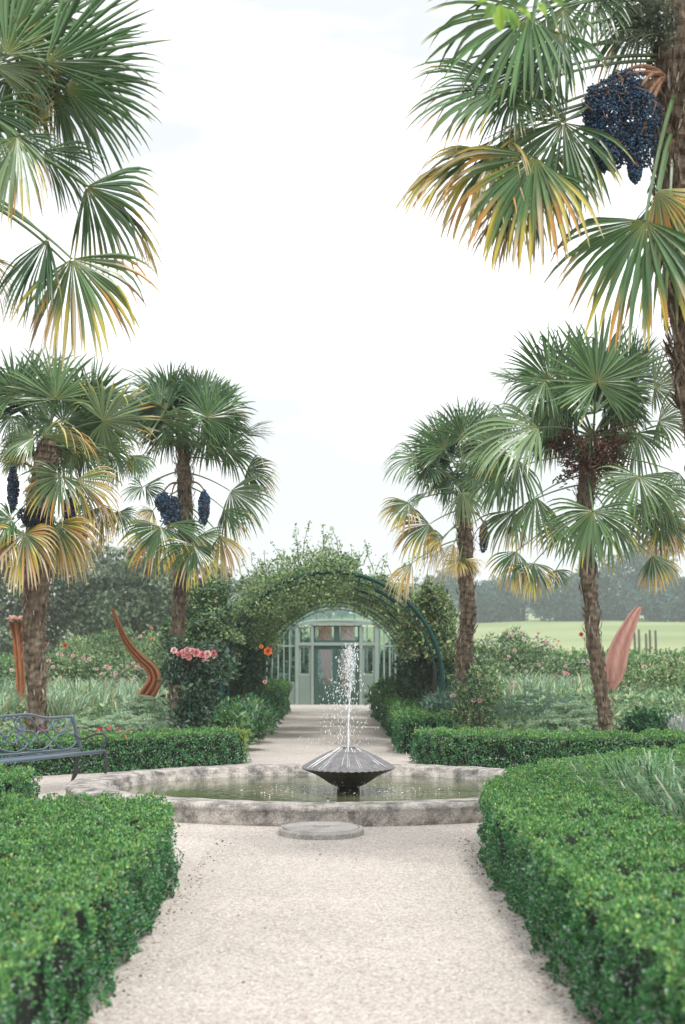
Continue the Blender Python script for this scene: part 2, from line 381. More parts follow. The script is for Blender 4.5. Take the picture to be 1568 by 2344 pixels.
def inside(O, Q):
    r = np.zeros(len(Q), bool); n = len(O)
    for i in range(n):
        a, b = O[i], O[(i + 1) % n]
        c = ((a[1] > Q[:, 1]) != (b[1] > Q[:, 1])) & (Q[:, 0] < (b[0] - a[0]) * (Q[:, 1] - a[1]) / (b[1] - a[1] + 1e-12) + a[0]); r ^= c
    return r
def tris(O):
    from mathutils.geometry import tessellate_polygon
    return [list(t) for t in tessellate_polygon([[Vector((a, b, 0)) for a, b in O]])]
def band(pts, wid):
    """footprint of a band of given width lying to the right of the path of points"""
    P = np.array(pts, float); T = norm(np.gradient(P, axis=0)); Nn = np.stack([T[:, 1], -T[:, 0]], 1)
    O = np.vstack([P, (P + Nn * wid)[::-1]])
    return O if area(O) > 0 else O[::-1]
def smooth_path(pts, n=24):
    P = np.array(pts, float); k = len(P); t = np.linspace(0, k - 1, n); i = np.clip(t.astype(int), 0, k - 2); f = (t - i)[:, None]
    g = lambda j: P[np.clip(j, 0, k - 1)]
    a, b, c, d = g(i - 1), g(i), g(i + 1), g(i + 2)
    return .5 * ((2 * b) + (c - a) * f + (2 * a - 5 * b + 4 * c - d) * f ** 2 + (3 * b - a - 3 * c + d) * f ** 3)

# near hedges
path = smooth_path([(1.13, 3.2), (1.12, 6), (1.1, 9), (1.1, 11.6), (1.2, 13.1), (1.72, 15.1), (2.8, 17.1), (4.6, 18.8)], 22)
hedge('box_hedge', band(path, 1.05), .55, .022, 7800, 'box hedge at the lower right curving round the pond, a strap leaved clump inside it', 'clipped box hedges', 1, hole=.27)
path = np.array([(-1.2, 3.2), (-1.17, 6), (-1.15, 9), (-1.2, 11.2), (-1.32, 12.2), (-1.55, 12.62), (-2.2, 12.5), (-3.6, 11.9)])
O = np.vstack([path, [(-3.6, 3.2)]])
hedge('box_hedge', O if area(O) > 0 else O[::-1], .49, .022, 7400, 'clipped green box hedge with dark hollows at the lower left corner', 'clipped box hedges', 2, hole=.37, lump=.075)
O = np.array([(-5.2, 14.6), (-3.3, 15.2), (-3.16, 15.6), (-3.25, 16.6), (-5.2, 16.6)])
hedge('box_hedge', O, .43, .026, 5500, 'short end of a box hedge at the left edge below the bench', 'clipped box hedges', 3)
# hedges beyond the pond
path = smooth_path([(-1.42, 23.9), (-1.9, 23.3), (-2.9, 22.3), (-4.4, 20.95), (-6.6, 18.2)], 16)
TINT = (np.array([-1.5, 24.2, .35]), .42)
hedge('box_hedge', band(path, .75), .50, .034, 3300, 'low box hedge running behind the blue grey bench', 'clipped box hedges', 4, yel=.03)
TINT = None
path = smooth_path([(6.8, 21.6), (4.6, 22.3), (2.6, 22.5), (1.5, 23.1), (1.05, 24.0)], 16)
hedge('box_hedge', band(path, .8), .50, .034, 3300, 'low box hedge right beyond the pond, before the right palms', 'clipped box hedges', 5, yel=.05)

# ------------------------------------------------------------------ the pond
PC = np.array([-.13, 17.93]); PR = 2.97
root = empty('fountain_basin', (*PC, 0), 'round pond basin with a low lichen stained stone rim', 'pond')
n = 160; th = np.arange(n) * 2 * np.pi / n
prof = [(PR + .00, 0), (PR + .015, .05), (PR, .14), (PR + .012, .155), (PR + .005, .188), (PR - .035, .205), (PR - .22, .212), (PR - .40, .205), (PR - .435, .185), (PR - .43, .14), (PR - .47, .12), (PR - .48, -.02)]
V = []
for r, z in prof: V.append(np.stack([r * np.cos(th), r * np.sin(th), np.full(n, z)], 1))
V = np.concatenate(V); N3 = norm(V * np.array([1, 1, 0])); nz_ = vnoise(V * 5 + 9, 2) - .5; nz2 = vnoise(V * 19 + 9, 4) - .5
V = V + N3 * (nz_ * .03 + nz2 * .02)[:, None]; V[:, 2] += np.where(V[:, 2] > .1, nz_ * .012 + nz2 * .012, 0)
a = np.arctan2(V[:, 1], V[:, 0]) % (2 * np.pi / 14)                      # joints between the rim stones
V = V - N3 * (np.where((a < .012) & (V[:, 2] > .1), .012, 0))[:, None]
mb = MB(); k = len(prof)
mb.add(V + [*PC, 0], q=[[i * n + j, i * n + (j + 1) % n, (i + 1) * n + (j + 1) % n, (i + 1) * n + j] for i in range(k - 1) for j in range(n)])
mb.build('rim', M_stone, root, smooth=True)
mb = MB(); mb.lathe([(PR - .5, -.05), (.02, -.05)], (*PC, 0), 48)
M_moss = mat('pond_floor', base=(.16, .17, .06), rough=.9, n_scale=2.2, dark=(.045, .07, .03), detail=7)
mb.build('floor', M_moss, root)
# water
m = bpy.data.materials.new('water'); m.use_nodes = True; t = m.node_tree; b = t.nodes['Principled BSDF']
b.inputs['Roughness'].default_value = .035; b.inputs['IOR'].default_value = 1.33; b.inputs['Specular IOR Level'].default_value = .9
g = nn(t, 'ShaderNodeNewGeometry'); nw = nn(t, 'ShaderNodeTexNoise'); nw.inputs['Scale'].default_value = .9; nw.inputs['Detail'].default_value = 6
t.links.new(g.outputs['Position'], nw.inputs['Vector'])
r = nn(t, 'ShaderNodeValToRGB'); r.color_ramp.elements[0].position = .38; r.color_ramp.elements[0].color = (.05, .075, .028, 1)
r.color_ramp.elements[1].position = .66; r.color_ramp.elements[1].color = (.17, .165, .075, 1)
t.links.new(nw.outputs[0], r.inputs[0]); t.links.new(r.outputs[0], b.inputs['Base Color'])
mp_ = nn(t, 'ShaderNodeMapping'); mp_.inputs['Scale'].default_value = (1, 1.5, 1); t.links.new(g.outputs['Position'], mp_.inputs[0])
wv = nn(t, 'ShaderNodeTexNoise'); wv.inputs['Scale'].default_value = 9; wv.inputs['Detail'].default_value = 3; t.links.new(mp_.outputs[0], wv.inputs['Vector'])
# rings running out from the fountain
vd = nn(t, 'ShaderNodeVectorMath', operation='DISTANCE'); vd.inputs[1].default_value = (.07, 17.9, .08); t.links.new(g.outputs['Position'], vd.inputs[0])
sn = nn(t, 'ShaderNodeMath', operation='MULTIPLY'); sn.inputs[1].default_value = 46; t.links.new(vd.outputs['Value'], sn.inputs[0])
si = nn(t, 'ShaderNodeMath', operation='SINE'); t.links.new(sn.outputs[0], si.inputs[0])
ml = nn(t, 'ShaderNodeMath', operation='MULTIPLY_ADD'); ml.inputs[1].default_value = .10; t.links.new(si.outputs[0], ml.inputs[0]); t.links.new(wv.outputs[0], ml.inputs[2])
bm = nn(t, 'ShaderNodeBump'); bm.inputs['Distance'].default_value = .02; ms_ = nn(t, 'ShaderNodeMapRange'); ms_.inputs[1].default_value = .4; ms_.inputs[2].default_value = 1.9; ms_.inputs[3].default_value = .55; ms_.inputs[4].default_value = .07; t.links.new(vd.outputs['Value'], ms_.inputs[0]); t.links.new(ms_.outputs[0], bm.inputs['Strength'])
t.links.new(ml.outputs[0], bm.inputs['Height']); t.links.new(bm.outputs[0], b.inputs['Normal'])
mb = MB(); mb.lathe([(PR - .455, .085), (1.5, .085), (.01, .085)], (*PC, 0), 96)
tag(mb.build('water', m, smooth=True), 'murky green pond water', kind='structure')

# the double cone of the fountain: ribbed lid above, dark wet funnel below
FC = np.array([.066, 17.9]); sF = 17.9 / FPX
root = empty('fountain', (*FC, 0), 'ribbed double cone fountain of dark weathered stone in the pond', 'fountain')
def ribbed(prof, nr, amp, mb, c=(1, 1, 1)):
    n = nr * 4; th = np.arange(n) * 2 * np.pi / n; V = []
    for r, z in prof:
        rr = r * (1 + 0 * th); zz = z + (np.abs((th * nr / (2 * np.pi)) % 1 - .5) * 2 - .5) * amp * r
        V.append(np.stack([rr * np.cos(th), rr * np.sin(th) * 1.5, zz], 1))
    k = len(prof)
    mb.add(np.concatenate(V) + [*FC, 0], q=[[i * n + j, i * n + (j + 1) % n, (i + 1) * n + (j + 1) % n, (i + 1) * n + j] for i in range(k - 1) for j in range(n)], c=c)
zt, zr, zb = W(797, 1711, 17.9)[2], W(797, 1753, 17.9)[2], W(797, 1797, 17.9)[2]
M_cone = mat('fountain_slate', base=(.22, .205, .20), rough=.5, n_scale=14, dark=(.075, .078, .09), bump=.4, bscale=35, detail=8)
M_under = mat('fountain_wet_moss', base=(.06, .05, .02), rough=.35, n_scale=12, dark=(.008, .008, .005), bump=.6, bscale=30)
mb = MB(); ribbed([(.105, zt), (.2, zt - (zt - zr) * .16), (.36, zt - (zt - zr) * .55), (.522, zr), (.530, zr - .012)], 44, .016, mb)
mb.build('lid', M_cone, root)
mb = MB(); ribbed([(.527, zr - .016), (.36, zr - .09), (.2, zb + .02), (.15, zb)], 40, .02, mb); mb.build('funnel', M_under, root)
mb = MB(); mb.lathe([(.02, zt - .03), (.085, zt - .03), (.10, zt + .005), (.115, zt + .004), (.107, zt - .02)], (*FC, 0), 30); mb.build('nozzle_ring', M_under, root)
mb = MB(); mb.lathe([(.135, zb + .03), (.125, zb - .06), (.13, .12), (.15, -.04)], (*FC, 0), 24); mb.build('stem', M_under, root, smooth=True)

# water jet: drops thrown up and falling back, each a small stretched bead, plus thin runs over the lid
m = bpy.data.materials.new('water_drop'); m.use_nodes = True; t = m.node_tree; b = t.nodes['Principled BSDF']
b.inputs['Base Color'].default_value = (.93, .95, .96, 1); b.inputs['Roughness'].default_value = .12; b.inputs['Transmission Weight'].default_value = .15; b.inputs['IOR'].default_value = 1.33
M_drop = m
mb = MB()
def drop(p, r, d):
    d = norm(d); a = norm(np.cross(d, [.3, 1, .2])); b_ = np.cross(d, a); l = r * rng.uniform(1.5, 4.2)
    mb.add([p - d * l, p + a * r, p + b_ * r, p - a * r, p - b_ * r, p + d * l], t=[[0, 2, 1], [0, 3, 2], [0, 4, 3], [0, 1, 4], [5, 1, 2], [5, 2, 3], [5, 3, 4], [5, 4, 1]], c=(1, 1, 1))
z0, z1 = zt, W(803, 1472, 17.9)[2]
nst = 60; t_ = np.linspace(0, 1, nst)
for s_ in range(3):
    P = np.stack([FC[0] + t_ ** 2 * .03 + rng.normal(size=nst) * .002 + (s_ - 1) * .004, FC[1] + rng.normal(size=nst) * .002, z0 + t_ * (z1 - z0) * .62], 1)
    mb.tube(P, .006 * (1 - t_ * .55) * (.7 + .5 * rng.random(nst)), n=5)
for i in range(430):                                           # the rising broken column
    u = rng.random() ** .55; z = z0 + (z1 - z0) * (.30 + .70 * u); sp_ = .012 + .055 * ((z - z0) / (z1 - z0)) ** 2.2
    drop(np.array([FC[0] + .03 * u + rng.normal() * sp_, FC[1] + rng.normal() * sp_, z]), rng.uniform(.002, .0058), np.array([.1 + rng.normal() * .15, 0, 1]))
for i in range(760):                                           # falling arcs, blown a little to the left
    vx = rng.normal() * .17 - .10; vy = rng.normal() * .16; t0 = rng.random() ** .7 * .92
    x = FC[0] + .03 + vx * t0 * 1.35; y = FC[1] + vy * t0 * 1.3; z = z1 - .03 - rng.random() * .22 - 4.9 * (t0 * .55) ** 2
    if z < .1: continue
    drop(np.array([x, y, z]), rng.uniform(.002, .0055), np.array([-vx * .4, 0, t0 * 1.0 + .2]))
for i in range(18):                                            # runs down the lid
    a = rng.uniform(0, 2 * np.pi) if i > 16 else rng.uniform(-2.7, -.6); rr = np.linspace(.11, rng.uniform(.40, .53), 9)
    zz = zt - (rr - .105) / (.525 - .105) * (zt - zr) + .012
    mb.tube(np.stack([FC[0] + rr * np.cos(a), FC[1] + rr * np.sin(a) * 1.5, zz], 1), .0019 * (.6 + rng.random(9)), n=4)
for i in range(110):
    a = rng.uniform(-np.pi, 0); rr = rng.uniform(.2, .53); drop(np.array([FC[0] + rr * np.cos(a), FC[1] + rr * np.sin(a), rng.uniform(.15, zr - .02)]), rng.uniform(.002, .004), np.array([0, 0, 1.]))
for i in range(240):                                           # splashes on the pond
    a = rng.uniform(0, 2 * np.pi); rr = rng.uniform(.25, 1.0) * rng.uniform(.6, 1.0); drop(np.array([FC[0] + rr * np.cos(a) * 1.4, FC[1] + rr * np.sin(a), .09 + rng.random() ** 3 * .05]), rng.uniform(.002, .005), np.array([rng.normal(), rng.normal(), .3]))
tag(mb.build('water_jet', M_drop, loc=(*FC, 0)), 'white spray of drops rising and falling from the fountain', 'water jet', kind='stuff')

p = W(751, 1829, 16.1)
root = empty('fountain_nozzle', (p[0], p[1], .08), 'small upright metal nozzle standing in the water left of the fountain', 'nozzle')
mb = MB(); mb.lathe([(.028, .05), (.024, .09), (.018, .12), (.012, .16)], (p[0], p[1], 0), 12); mb.build('pipe', mat('nozzle_steel', base=(.42, .46, .5), rough=.3, metal=.7), root, smooth=True)
mb = MB(); mb.lathe([(.014, .16), (.015, .175), (.006, .185), (.001, .186)], (p[0], p[1], 0), 12); mb.build('tip', M_legs, root, smooth=True)

# stone cover in the gravel before the pond
c = np.array([-.195, 14.42, .03])
root = empty('stone_cover', (c[0], c[1], 0), 'flat oval concrete cover lying in the gravel before the pond', 'cover')
mb = MB(); mb.lathe([(.54, 0), (.537, .045), (.522, .058), (.492, .060), (.486, .05), (.476, .05)], c * [1, 1, 0], 72, sx=.725); mb.build('rim', M_cover, root, smooth=False)
mb = MB(); mb.lathe([(.474, .02), (.472, .060), (.462, .065), (.11, .068), (.10, .050), (.08, .049), (.001, .049)], c * [1, 1, 0], 72, sx=.725); mb.build('lid', M_cover, root)
mb = MB(); mb.box(c * [1, 1, 0] + [0, 0, .058], (.1, .03, .014), rot=.2); mb.build('lifting_bar', M_cover, root)

# ------------------------------------------------------------------ bench (seen from its left end, facing the pond)
Cf = np.array([-2.98, 19.6]); ub = norm(np.array([-.367, -.93])); vb = norm(np.array([-.93, .367]))   # along the seat, towards the back
BK = Cf + vb * .40; ZS = .44
Nv = np.array([-vb[0], -vb[1], 0])
def onback(px, py, lean=.12):
    """the point of the bench's leaning back seen at (px, py)"""
    u = (px - CX) / FPX; v = -(py - CY) / FPX; d = np.array([u, _c - v * _s, _s + v * _c]); o = np.array([0, 0, CAMH])
    # plane: vb.(p - BK) = lean * (z - ZS)
    A = vb @ d[:2] - lean * d[2]; B = lean * (o[2] - ZS) - vb @ (o[:2] - BK)
    return o + d * (B / A)
def x3(c): return (c[0] * .1913 * .9153, (1740 + c[1] * .1913) * .9153)
root = empty('garden_bench', (*BK, 0), 'blue grey metal garden bench with scrollwork back, cut by the left edge', 'bench')
topr = smooth_path([x3(q) for q in [(-420, 290), (-200, 300), (-60, 285), (60, 262), (200, 250), (330, 240), (420, 246), (520, 270), (600, 285), (700, 280), (820, 272), (935, 268)]], 40)
mb = MB(); mb.tube([onback(*q) for q in topr], .016, n=8); bot = [x3((1045, 690)), x3((50, 770)), x3((-420, 808))]
mb.tube([onback(*q) for q in bot], .017, n=8); mb.build('back_rail', M_bench, root, smooth=True)
mb = MB(); pp = [onback(*x3(q)) for q in [(940, 250), (985, 420), (1035, 600), (1062, 700)]]; mb.tube(smooth_path(pp, 10), [.024] * 10, n=8)
mb.build('back_post', M_bench, root, smooth=True)
scrolls = [[(60, 320), (120, 290), (190, 300), (255, 345), (295, 410), (270, 440), (235, 440)],
 [(290, 455), (225, 430), (200, 370), (220, 310), (270, 275), (350, 270), (410, 300), (450, 350), (520, 430), (600, 490), (690, 580), (760, 650), (850, 690), (930, 670), (990, 610), (1000, 560), (960, 510), (880, 490), (800, 495), (740, 530), (690, 575), (640, 640), (570, 690), (470, 705), (380, 700), (320, 665), (260, 610), (240, 540), (270, 480), (330, 455), (400, 455), (450, 490), (462, 540), (440, 585), (400, 595), (375, 570)],
 [(545, 395), (570, 398), (548, 365), (560, 325), (600, 305), (640, 330), (655, 385), (635, 430), (590, 455), (540, 455), (500, 470), (487, 520), (505, 575), (545, 585), (572, 555)],
 [(745, 398), (775, 400), (788, 365), (770, 325), (735, 310), (700, 330), (682, 390), (700, 440), (750, 475), (800, 468), (850, 430), (900, 350), (925, 285)],
 [(50, 520), (90, 560), (60, 610), (20, 600)], [(-120, 470), (0, 480), (60, 560), (130, 610), (190, 610), (230, 560), (215, 510), (300, 470)], [(110, 530), (130, 480), (200, 460), (260, 490), (330, 540), (360, 590), (345, 650), (290, 700), (200, 735), (90, 720), (0, 690)],
 [(-20, 300), (-80, 330), (-100, 390), (-60, 430), (-10, 410)], [(230, 440), (260, 400), (320, 395), (300, 440), (255, 458)]]
mb = MB()
for s_ in scrolls:
    q = smooth_path(s_, len(s_) * 5); mb.tube([onback(*x3(a)) for a in q], .0115, n=6)
mb.build('scrollwork', M_bench, root, smooth=True)
Lb = 2.75; mb = MB()
def bp(s, t, z): q = Cf + ub * s + vb * t; return np.array([q[0], q[1], z])
mb.tube([bp(-.02, 0, ZS), bp(Lb, 0, ZS)], .024, n=10)
for k in range(7): mb.tube([bp(.02, .06 + k * .052, ZS - .008 - .02 * math.sin(k / 6 * 3.1)), bp(Lb, .06 + k * .052, ZS - .008 - .02 * math.sin(k / 6 * 3.1))], .013, n=6)
mb.build('seat', M_bench, root, smooth=True)
for s_ in (0.0, Lb - .05):
    mb = MB(); mb.tube(smooth_path([bp(s_, 0, ZS + .01), bp(s_, -.03, ZS - .03), bp(s_, -.035, .25), bp(s_, -.02, .0)], 12), .02, n=8); mb.build('leg', M_legs, root, smooth=True)
    mb = MB(); mb.tube(smooth_path([bp(s_, .36, ZS), bp(s_, .39, .25), bp(s_, .46, .0)], 8), .02, n=8); mb.build('leg', M_legs, root, smooth=True)
    mb = MB(); mb.tube(smooth_path([bp(s_, .05, ZS - .03), bp(s_, .2, ZS - .1), bp(s_, .32, .24), bp(s_, .41, .1)], 12), .011, n=6); mb.build('brace', M_legs, root, smooth=True)
    A_ = [(.42, .66), (.36, .60), (.30, .585), (.20, .62), (.08, .655), (.0, .65), (-.045, .60), (-.03, .55), (.02, .545), (.0, .50), (.02, .47), (-.0, .44)]
    mb = MB(); mb.tube(smooth_path([bp(s_, a, z) for a, z in A_], 40), .014, n=7); mb.build('armrest', M_legs if s_ == 0 else M_bench, root, smooth=True)
mb = MB(); mb.tube([bp(Lb - .03, .41, ZS), bp(Lb - .03, .5, .86)], .024, n=8); mb.build('back_post', M_bench, root, smooth=True)

# ------------------------------------------------------------------ rusted steel sculptures
def ribs_sweep(mb, P, wid, thick, nrib=3, side=np.array([1., 0, 0]), c=(1, 1, 1)):
    """a folded plate: across its width it goes up and down in rounded ridges"""
    P = np.asarray(P, float); k = len(P); T = norm(np.gradient(P, axis=0)); m_ = 8 * nrib + 1; V = []
    u = np.linspace(-1, 1, m_); ridge = np.abs(np.cos(u * np.pi * nrib / 2)) ** .6
    for i in range(k):
        S = norm(side - T[i] * np.dot(side, T[i])); Nn = np.cross(T[i], S)
        F = P[i] + S * (u * wid[i])[:, None] + Nn * (ridge * thick[i] * (1 - .2 * u * u))[:, None]
        Bk = P[i] + S * (u[::-1] * wid[i] * .97)[:, None] - Nn * ((1 - ridge[::-1] * .8) * thick[i] * .35 + .012)[:, None]
        V.append(np.vstack([F, Bk]))
    n_ = 2 * m_; V = np.concatenate(V)
    q = [[i * n_ + j, i * n_ + (j + 1) % n_, (i + 1) * n_ + (j + 1) % n_, (i + 1) * n_ + j] for i in range(k - 1) for j in range(n_)]
    mb.add(V, q=q, c=c)
Y = 28.5; s = Y / FPX
cl = smooth_path([(257, 1392), (272, 1432), (292, 1472), (322, 1508), (341, 1525), (352, 1543), (353, 1560), (345, 1577), (334, 1592), (318, 1615), (300, 1650)], 36)
P = np.array([W(a, b, Y) for a, b in cl]); tt = np.linspace(0, 1, 36)
wid = np.interp(tt, [0, .2, .45, .62, .72, .85, 1], [3, 9, 13, 17, 19, 17, 15]) * s
base = P[-1].copy(); base[2] = .2
mb = MB(); ribs_sweep(mb, P, wid, wid * .75, 3)
tag(mb.build('steel_sculpture', M_corten, smooth=True, loc=base), 'orange rusted steel blade with folded ridges curling like a hook among the flowers', 'sculpture', 'rusted steel sculptures')
Y = 32.5; s = Y / FPX
cl = smooth_path([(39, 1424), (40, 1440), (43, 1480), (47, 1530), (50, 1600), (52, 1650)], 24); tt = np.linspace(0, 1, 24)
P = np.array([W(a, b, Y) for a, b in cl]); wid = np.interp(tt, [0, .05, .15, .3, .6, 1], [12, 17, 15, 11, 10, 10]) * s
root = empty('steel_sculpture', (*P[-1][:2], .2), 'upright rusted steel trumpet at the left edge, holding a pale lily shape', 'sculpture', 'rusted steel sculptures')
mb = MB(); ribs_sweep(mb, P, wid, wid * .9, 2); mb.build('stem', M_corten, root, smooth=True)
mb = MB(); P2 = P[:5][::-1]; ribs_sweep(mb, [P[0] + [0, .02, -.12], P[0] + [0, -.03, .0], P[0] + [0, -.14, .07], P[0] + [0, -.24, .02]], [.13, .15, .15, .12], [.06] * 4, 2); mb.build('curled_lip', M_corten, root, smooth=True)
mb = MB()
for k in range(9):
    a = k * 2.4; d = np.array([math.cos(a) * .6, math.sin(a) * .5 - .3, .8 - .06 * k]); d = norm(d); c0 = P[0] + np.array([0, -.1, -.03])
    add_leaves(mb, c0[None], d[None], norm(np.array([[math.cos(a + 3.1), math.sin(a + 3.1) - .2, .8]])), .25, .12, np.array([[.55, .42, .40]]), curl=.25)
mb.build('lily_head', M_petal, root)
Y = 34.0; s = Y / FPX
cl = smooth_path([(1466, 1388), (1455, 1402), (1438, 1435), (1420, 1475), (1408, 1515), (1402, 1550), (1398, 1575), (1395, 1620)], 30); tt = np.linspace(0, 1, 30)
P = np.array([W(a, b, Y) for a, b in cl]); wid = np.interp(tt, [0, .12, .35, .6, .75, .9, 1], [2, 9, 19, 26, 20, 8, 7]) * s
mb = MB(); ribs_sweep(mb, P, wid, wid * .55, 2)
tag(mb.build('steel_sculpture', M_corten2, smooth=True, loc=(*P[-1][:2], .2)), 'pinkish rusted steel petal, tall and pointed, right of the leaning palm trunk', 'sculpture', 'rusted steel sculptures')

# ------------------------------------------------------------------ greenhouse at the end of the walk
GY = 53.6
def gp(px, py, dy=0.0): return W(px, py, GY + dy)
root = empty('greenhouse', (AX, GY, 0), 'pale sage green glasshouse with a double door at the end of the walk', 'greenhouse')
def gbox(mb, px0, py0, px1, py1, th=.06, dy=0.0):
    a, b = gp(px0, py1, dy), gp(px1, py0, dy); z0 = max(a[2], 0) if py1 < 1625 else 0
    mb.box(((a[0] + b[0]) / 2, GY + dy, (z0 + b[2]) / 2), (b[0] - a[0], th, b[2] - z0))
DX0, DX1 = 718, 823
# solid base panels and the frame of the porch
mb = MB()
gbox(mb, 680, 1546, 718, 1640, .07, -.02); mb.build('base_panel', M_sage, root)
mb = MB(); gbox(mb, 823, 1546, 862, 1640, .07, -.02); mb.build('base_panel', M_sage, root)
mb = MB()
for a, b in ((676, 684), (712, 718), (823, 829), (858, 866)): gbox(mb, a, 1424, b, 1640, .12, -.05)
gbox(mb, 684, 1470, 858, 1477, .10, -.05)
mb.build('porch_frame', M_sagel, root)
mb = MB(); th = np.linspace(0, np.pi, 20)
q = [gp(770 + 88 * math.cos(t), 1431 - 11 * math.sin(t) ** .8, -.12) for t in th]; mb.tube(q, .05, n=6); gbox(mb, 674, 1424, 868, 1430, .16, -.08)
mb.build('cornice', M_sagel, root)
# glass that mirrors the garden a little
m = bpy.data.materials.new('pane_glass'); m.use_nodes = True; t = m.node_tree; t.nodes.clear(); o_ = nn(t, 'ShaderNodeOutputMaterial')
g1 = nn(t, 'ShaderNodeBsdfGlossy'); g1.inputs['Roughness'].default_value = .06; g1.inputs['Color'].default_value = (.8, .93, .95, 1)
t1 = nn(t, 'ShaderNodeBsdfTransparent'); t1.inputs['Color'].default_value = (.86, .95, .94, 1)
nz1 = nn(t, 'ShaderNodeTexNoise'); nz1.inputs['Scale'].default_value = 1.2; tcx = nn(t, 'ShaderNodeTexCoord'); t.links.new(tcx.outputs['Object'], nz1.inputs['Vector'])
bp_ = nn(t, 'ShaderNodeBump'); bp_.inputs['Strength'].default_value = .03; bp_.inputs['Distance'].default_value = .1; t.links.new(nz1.outputs[0], bp_.inputs['Height']); t.links.new(bp_.outputs[0], g1.inputs['Normal'])
ms = nn(t, 'ShaderNodeMixShader'); ms.inputs[0].default_value = .12; t.links.new(t1.outputs[0], ms.inputs[1]); t.links.new(g1.outputs[0], ms.inputs[2]); t.links.new(ms.outputs[0], o_.inputs[0])
M_glass = m
# doors
for a, b, nm in ((718.5, 770, -1), (771, 822.5, 1)):
    mb = MB(); gbox(mb, a, 1477, a + 9, 1612, .06); gbox(mb, b - 9, 1477, b, 1612, .06); gbox(mb, a + 9, 1477, b - 9, 1486, .06); gbox(mb, a + 9, 1568, b - 9, 1612, .06)
    d_ = mb.build('door', M_door, root)
    mb = MB(); gbox(mb, a + 9, 1486, b - 9, 1568, .012); mb.build('pane', M_glass, d_)
    mb = MB(); gbox(mb, a + 14, 1574, b - 14, 1606, .02, -.04); mb.build('lower_panel', M_door, d_)
    h = gp(b - 5 if nm < 0 else a + 5, 1548, -.06); mb = MB(); mb.tube([h + [0, 0, -.02], h + [0, -.03, 0], h + [.05 * -nm * -1, -.04, 0]], .01, n=6); mb.build('handle', M_legs, d_)
mb = MB()
for a, b in ((718, 768), (773, 823)):
    gbox(mb, a, 1431, a + 4, 1470, .05); gbox(mb, b - 4, 1431, b, 1470, .05); gbox(mb, a + 4, 1431, b - 4, 1434, .05); gbox(mb, a + 4, 1465, b - 4, 1470, .05)
    mb.tube([gp(a + 4, 1465, -.02), gp((a + b) / 2, 1434, -.02), gp(b - 4, 1465, -.02)], .012, n=5); mb.tube([gp(a + 4, 1436, -.02), gp(b - 4, 1466, -.02)], .01, n=5)
gbox(mb, 768, 1431, 773, 1470, .08, -.01)
tf = mb.build('transom', M_door, root)
for a, b in ((722, 764), (777, 819)):
    mb = MB(); gbox(mb, a, 1434, b, 1465, .012); mb.build('pane', M_glass, tf)
for a, b in ((684, 712), (829, 858)):
    mb = MB(); gbox(mb, a + 5, 1477, b - 5, 1482, .05); gbox(mb, a, 1477, a + 5, 1546, .05); gbox(mb, b - 5, 1477, b, 1546, .05); gbox(mb, a + 5, 1541, b - 5, 1546, .05)
    gbox(mb, a, 1434, a + 3, 1470, .05); gbox(mb, b - 3, 1434, b, 1470, .05)
    wn = mb.build('window', M_sagel, root)
    mb = MB(); gbox(mb, a + 5, 1482, b - 5, 1541, .012); mb.build('pane', M_glass, wn); mb = MB(); gbox(mb, a + 3, 1434, b - 3, 1470, .012); mb.build('pane', M_glass, wn)
# glazed walls either side, slim bars, a low plinth, and the arched roof
for s_, (a0, a1) in ((-1, (520, 676)), (1, (866, 1020))):
    mb = MB(); gbox(mb, a0, 1560, a1, 1640, .14, .02); mb.build('plinth', M_sage, root)
    mb = MB(); k = 0
    for a in np.arange(a0, a1 + 1, 13.0):
        gbox(mb, a - 1.6, 1395, a + 1.6, 1560, .05 + (.02 if k % 2 else 0)); k += 1
    gbox(mb, a0 - 2, 1476, a1 + 2, 1480, .09); gbox(mb, a0 - 2, 1390, a1 + 2, 1395, .12)
    wn = mb.build('window_wall', M_sagel, root)
    mb = MB(); gbox(mb, a0, 1395, a1, 1560, .012, .03); mb.build('pane', M_glass, wn)
mb = MB(); gbox(mb, 676, 1395, 866, 1424, .05, .02); mb.build('gable', M_glass, root)
mb = MB(); z0 = gp(770, 1392)[2]; xa, xb = gp(516, 1392)[0], gp(1024, 1392)[0]; w2 = (xb - xa) / 2; xc = (xa + xb) / 2
th = np.linspace(0, np.pi, 17)
arc = np.stack([xc + w2 * np.cos(th), z0 + 1.0 * np.sin(th)], 1); nA = len(arc)
V = np.vstack([np.stack([arc[:, 0], np.full(nA, yy), arc[:, 1]], 1) for yy in (GY - .1, GY + 8)])
mb.add(V, q=[[i, i + 1, nA + i + 1, nA + i] for i in range(nA - 1)]); mb.build('roof', M_glass, root, smooth=True)
mb = MB()
for yy in np.linspace(GY - .1, GY + 8, 7): mb.tube(np.stack([arc[:, 0], np.full(nA, yy), arc[:, 1] + .02], 1), .04, n=5)
mb.build('roof_rib', M_sagel, root)
mb = MB(); mb.box((xa, GY + 4, .5), (.12, 8, 1.0)); mb.box((xb, GY + 4, .5), (.12, 8, 1.0)); mb.box((xc, GY + 8.1, .5), (xb - xa + .1, .12, 1.0)); mb.box((xc, GY + 4, -.01), (xb - xa, 8, .06))
mb.build('wall', M_sage, root)
mb = MB()
for yy in np.arange(GY + .8, GY + 8, .8):
    for x_ in (xa, xb): mb.box((x_, yy, (1.0 + z0) / 2), (.06, .05, z0 - 1.0))
for x_ in np.arange(xa + .5, xb, .5): mb.box((x_, GY + 8.1, (1.0 + z0) / 2), (.05, .06, z0 - 1.0))
mb.build('glazing_bar', M_sagel, root)
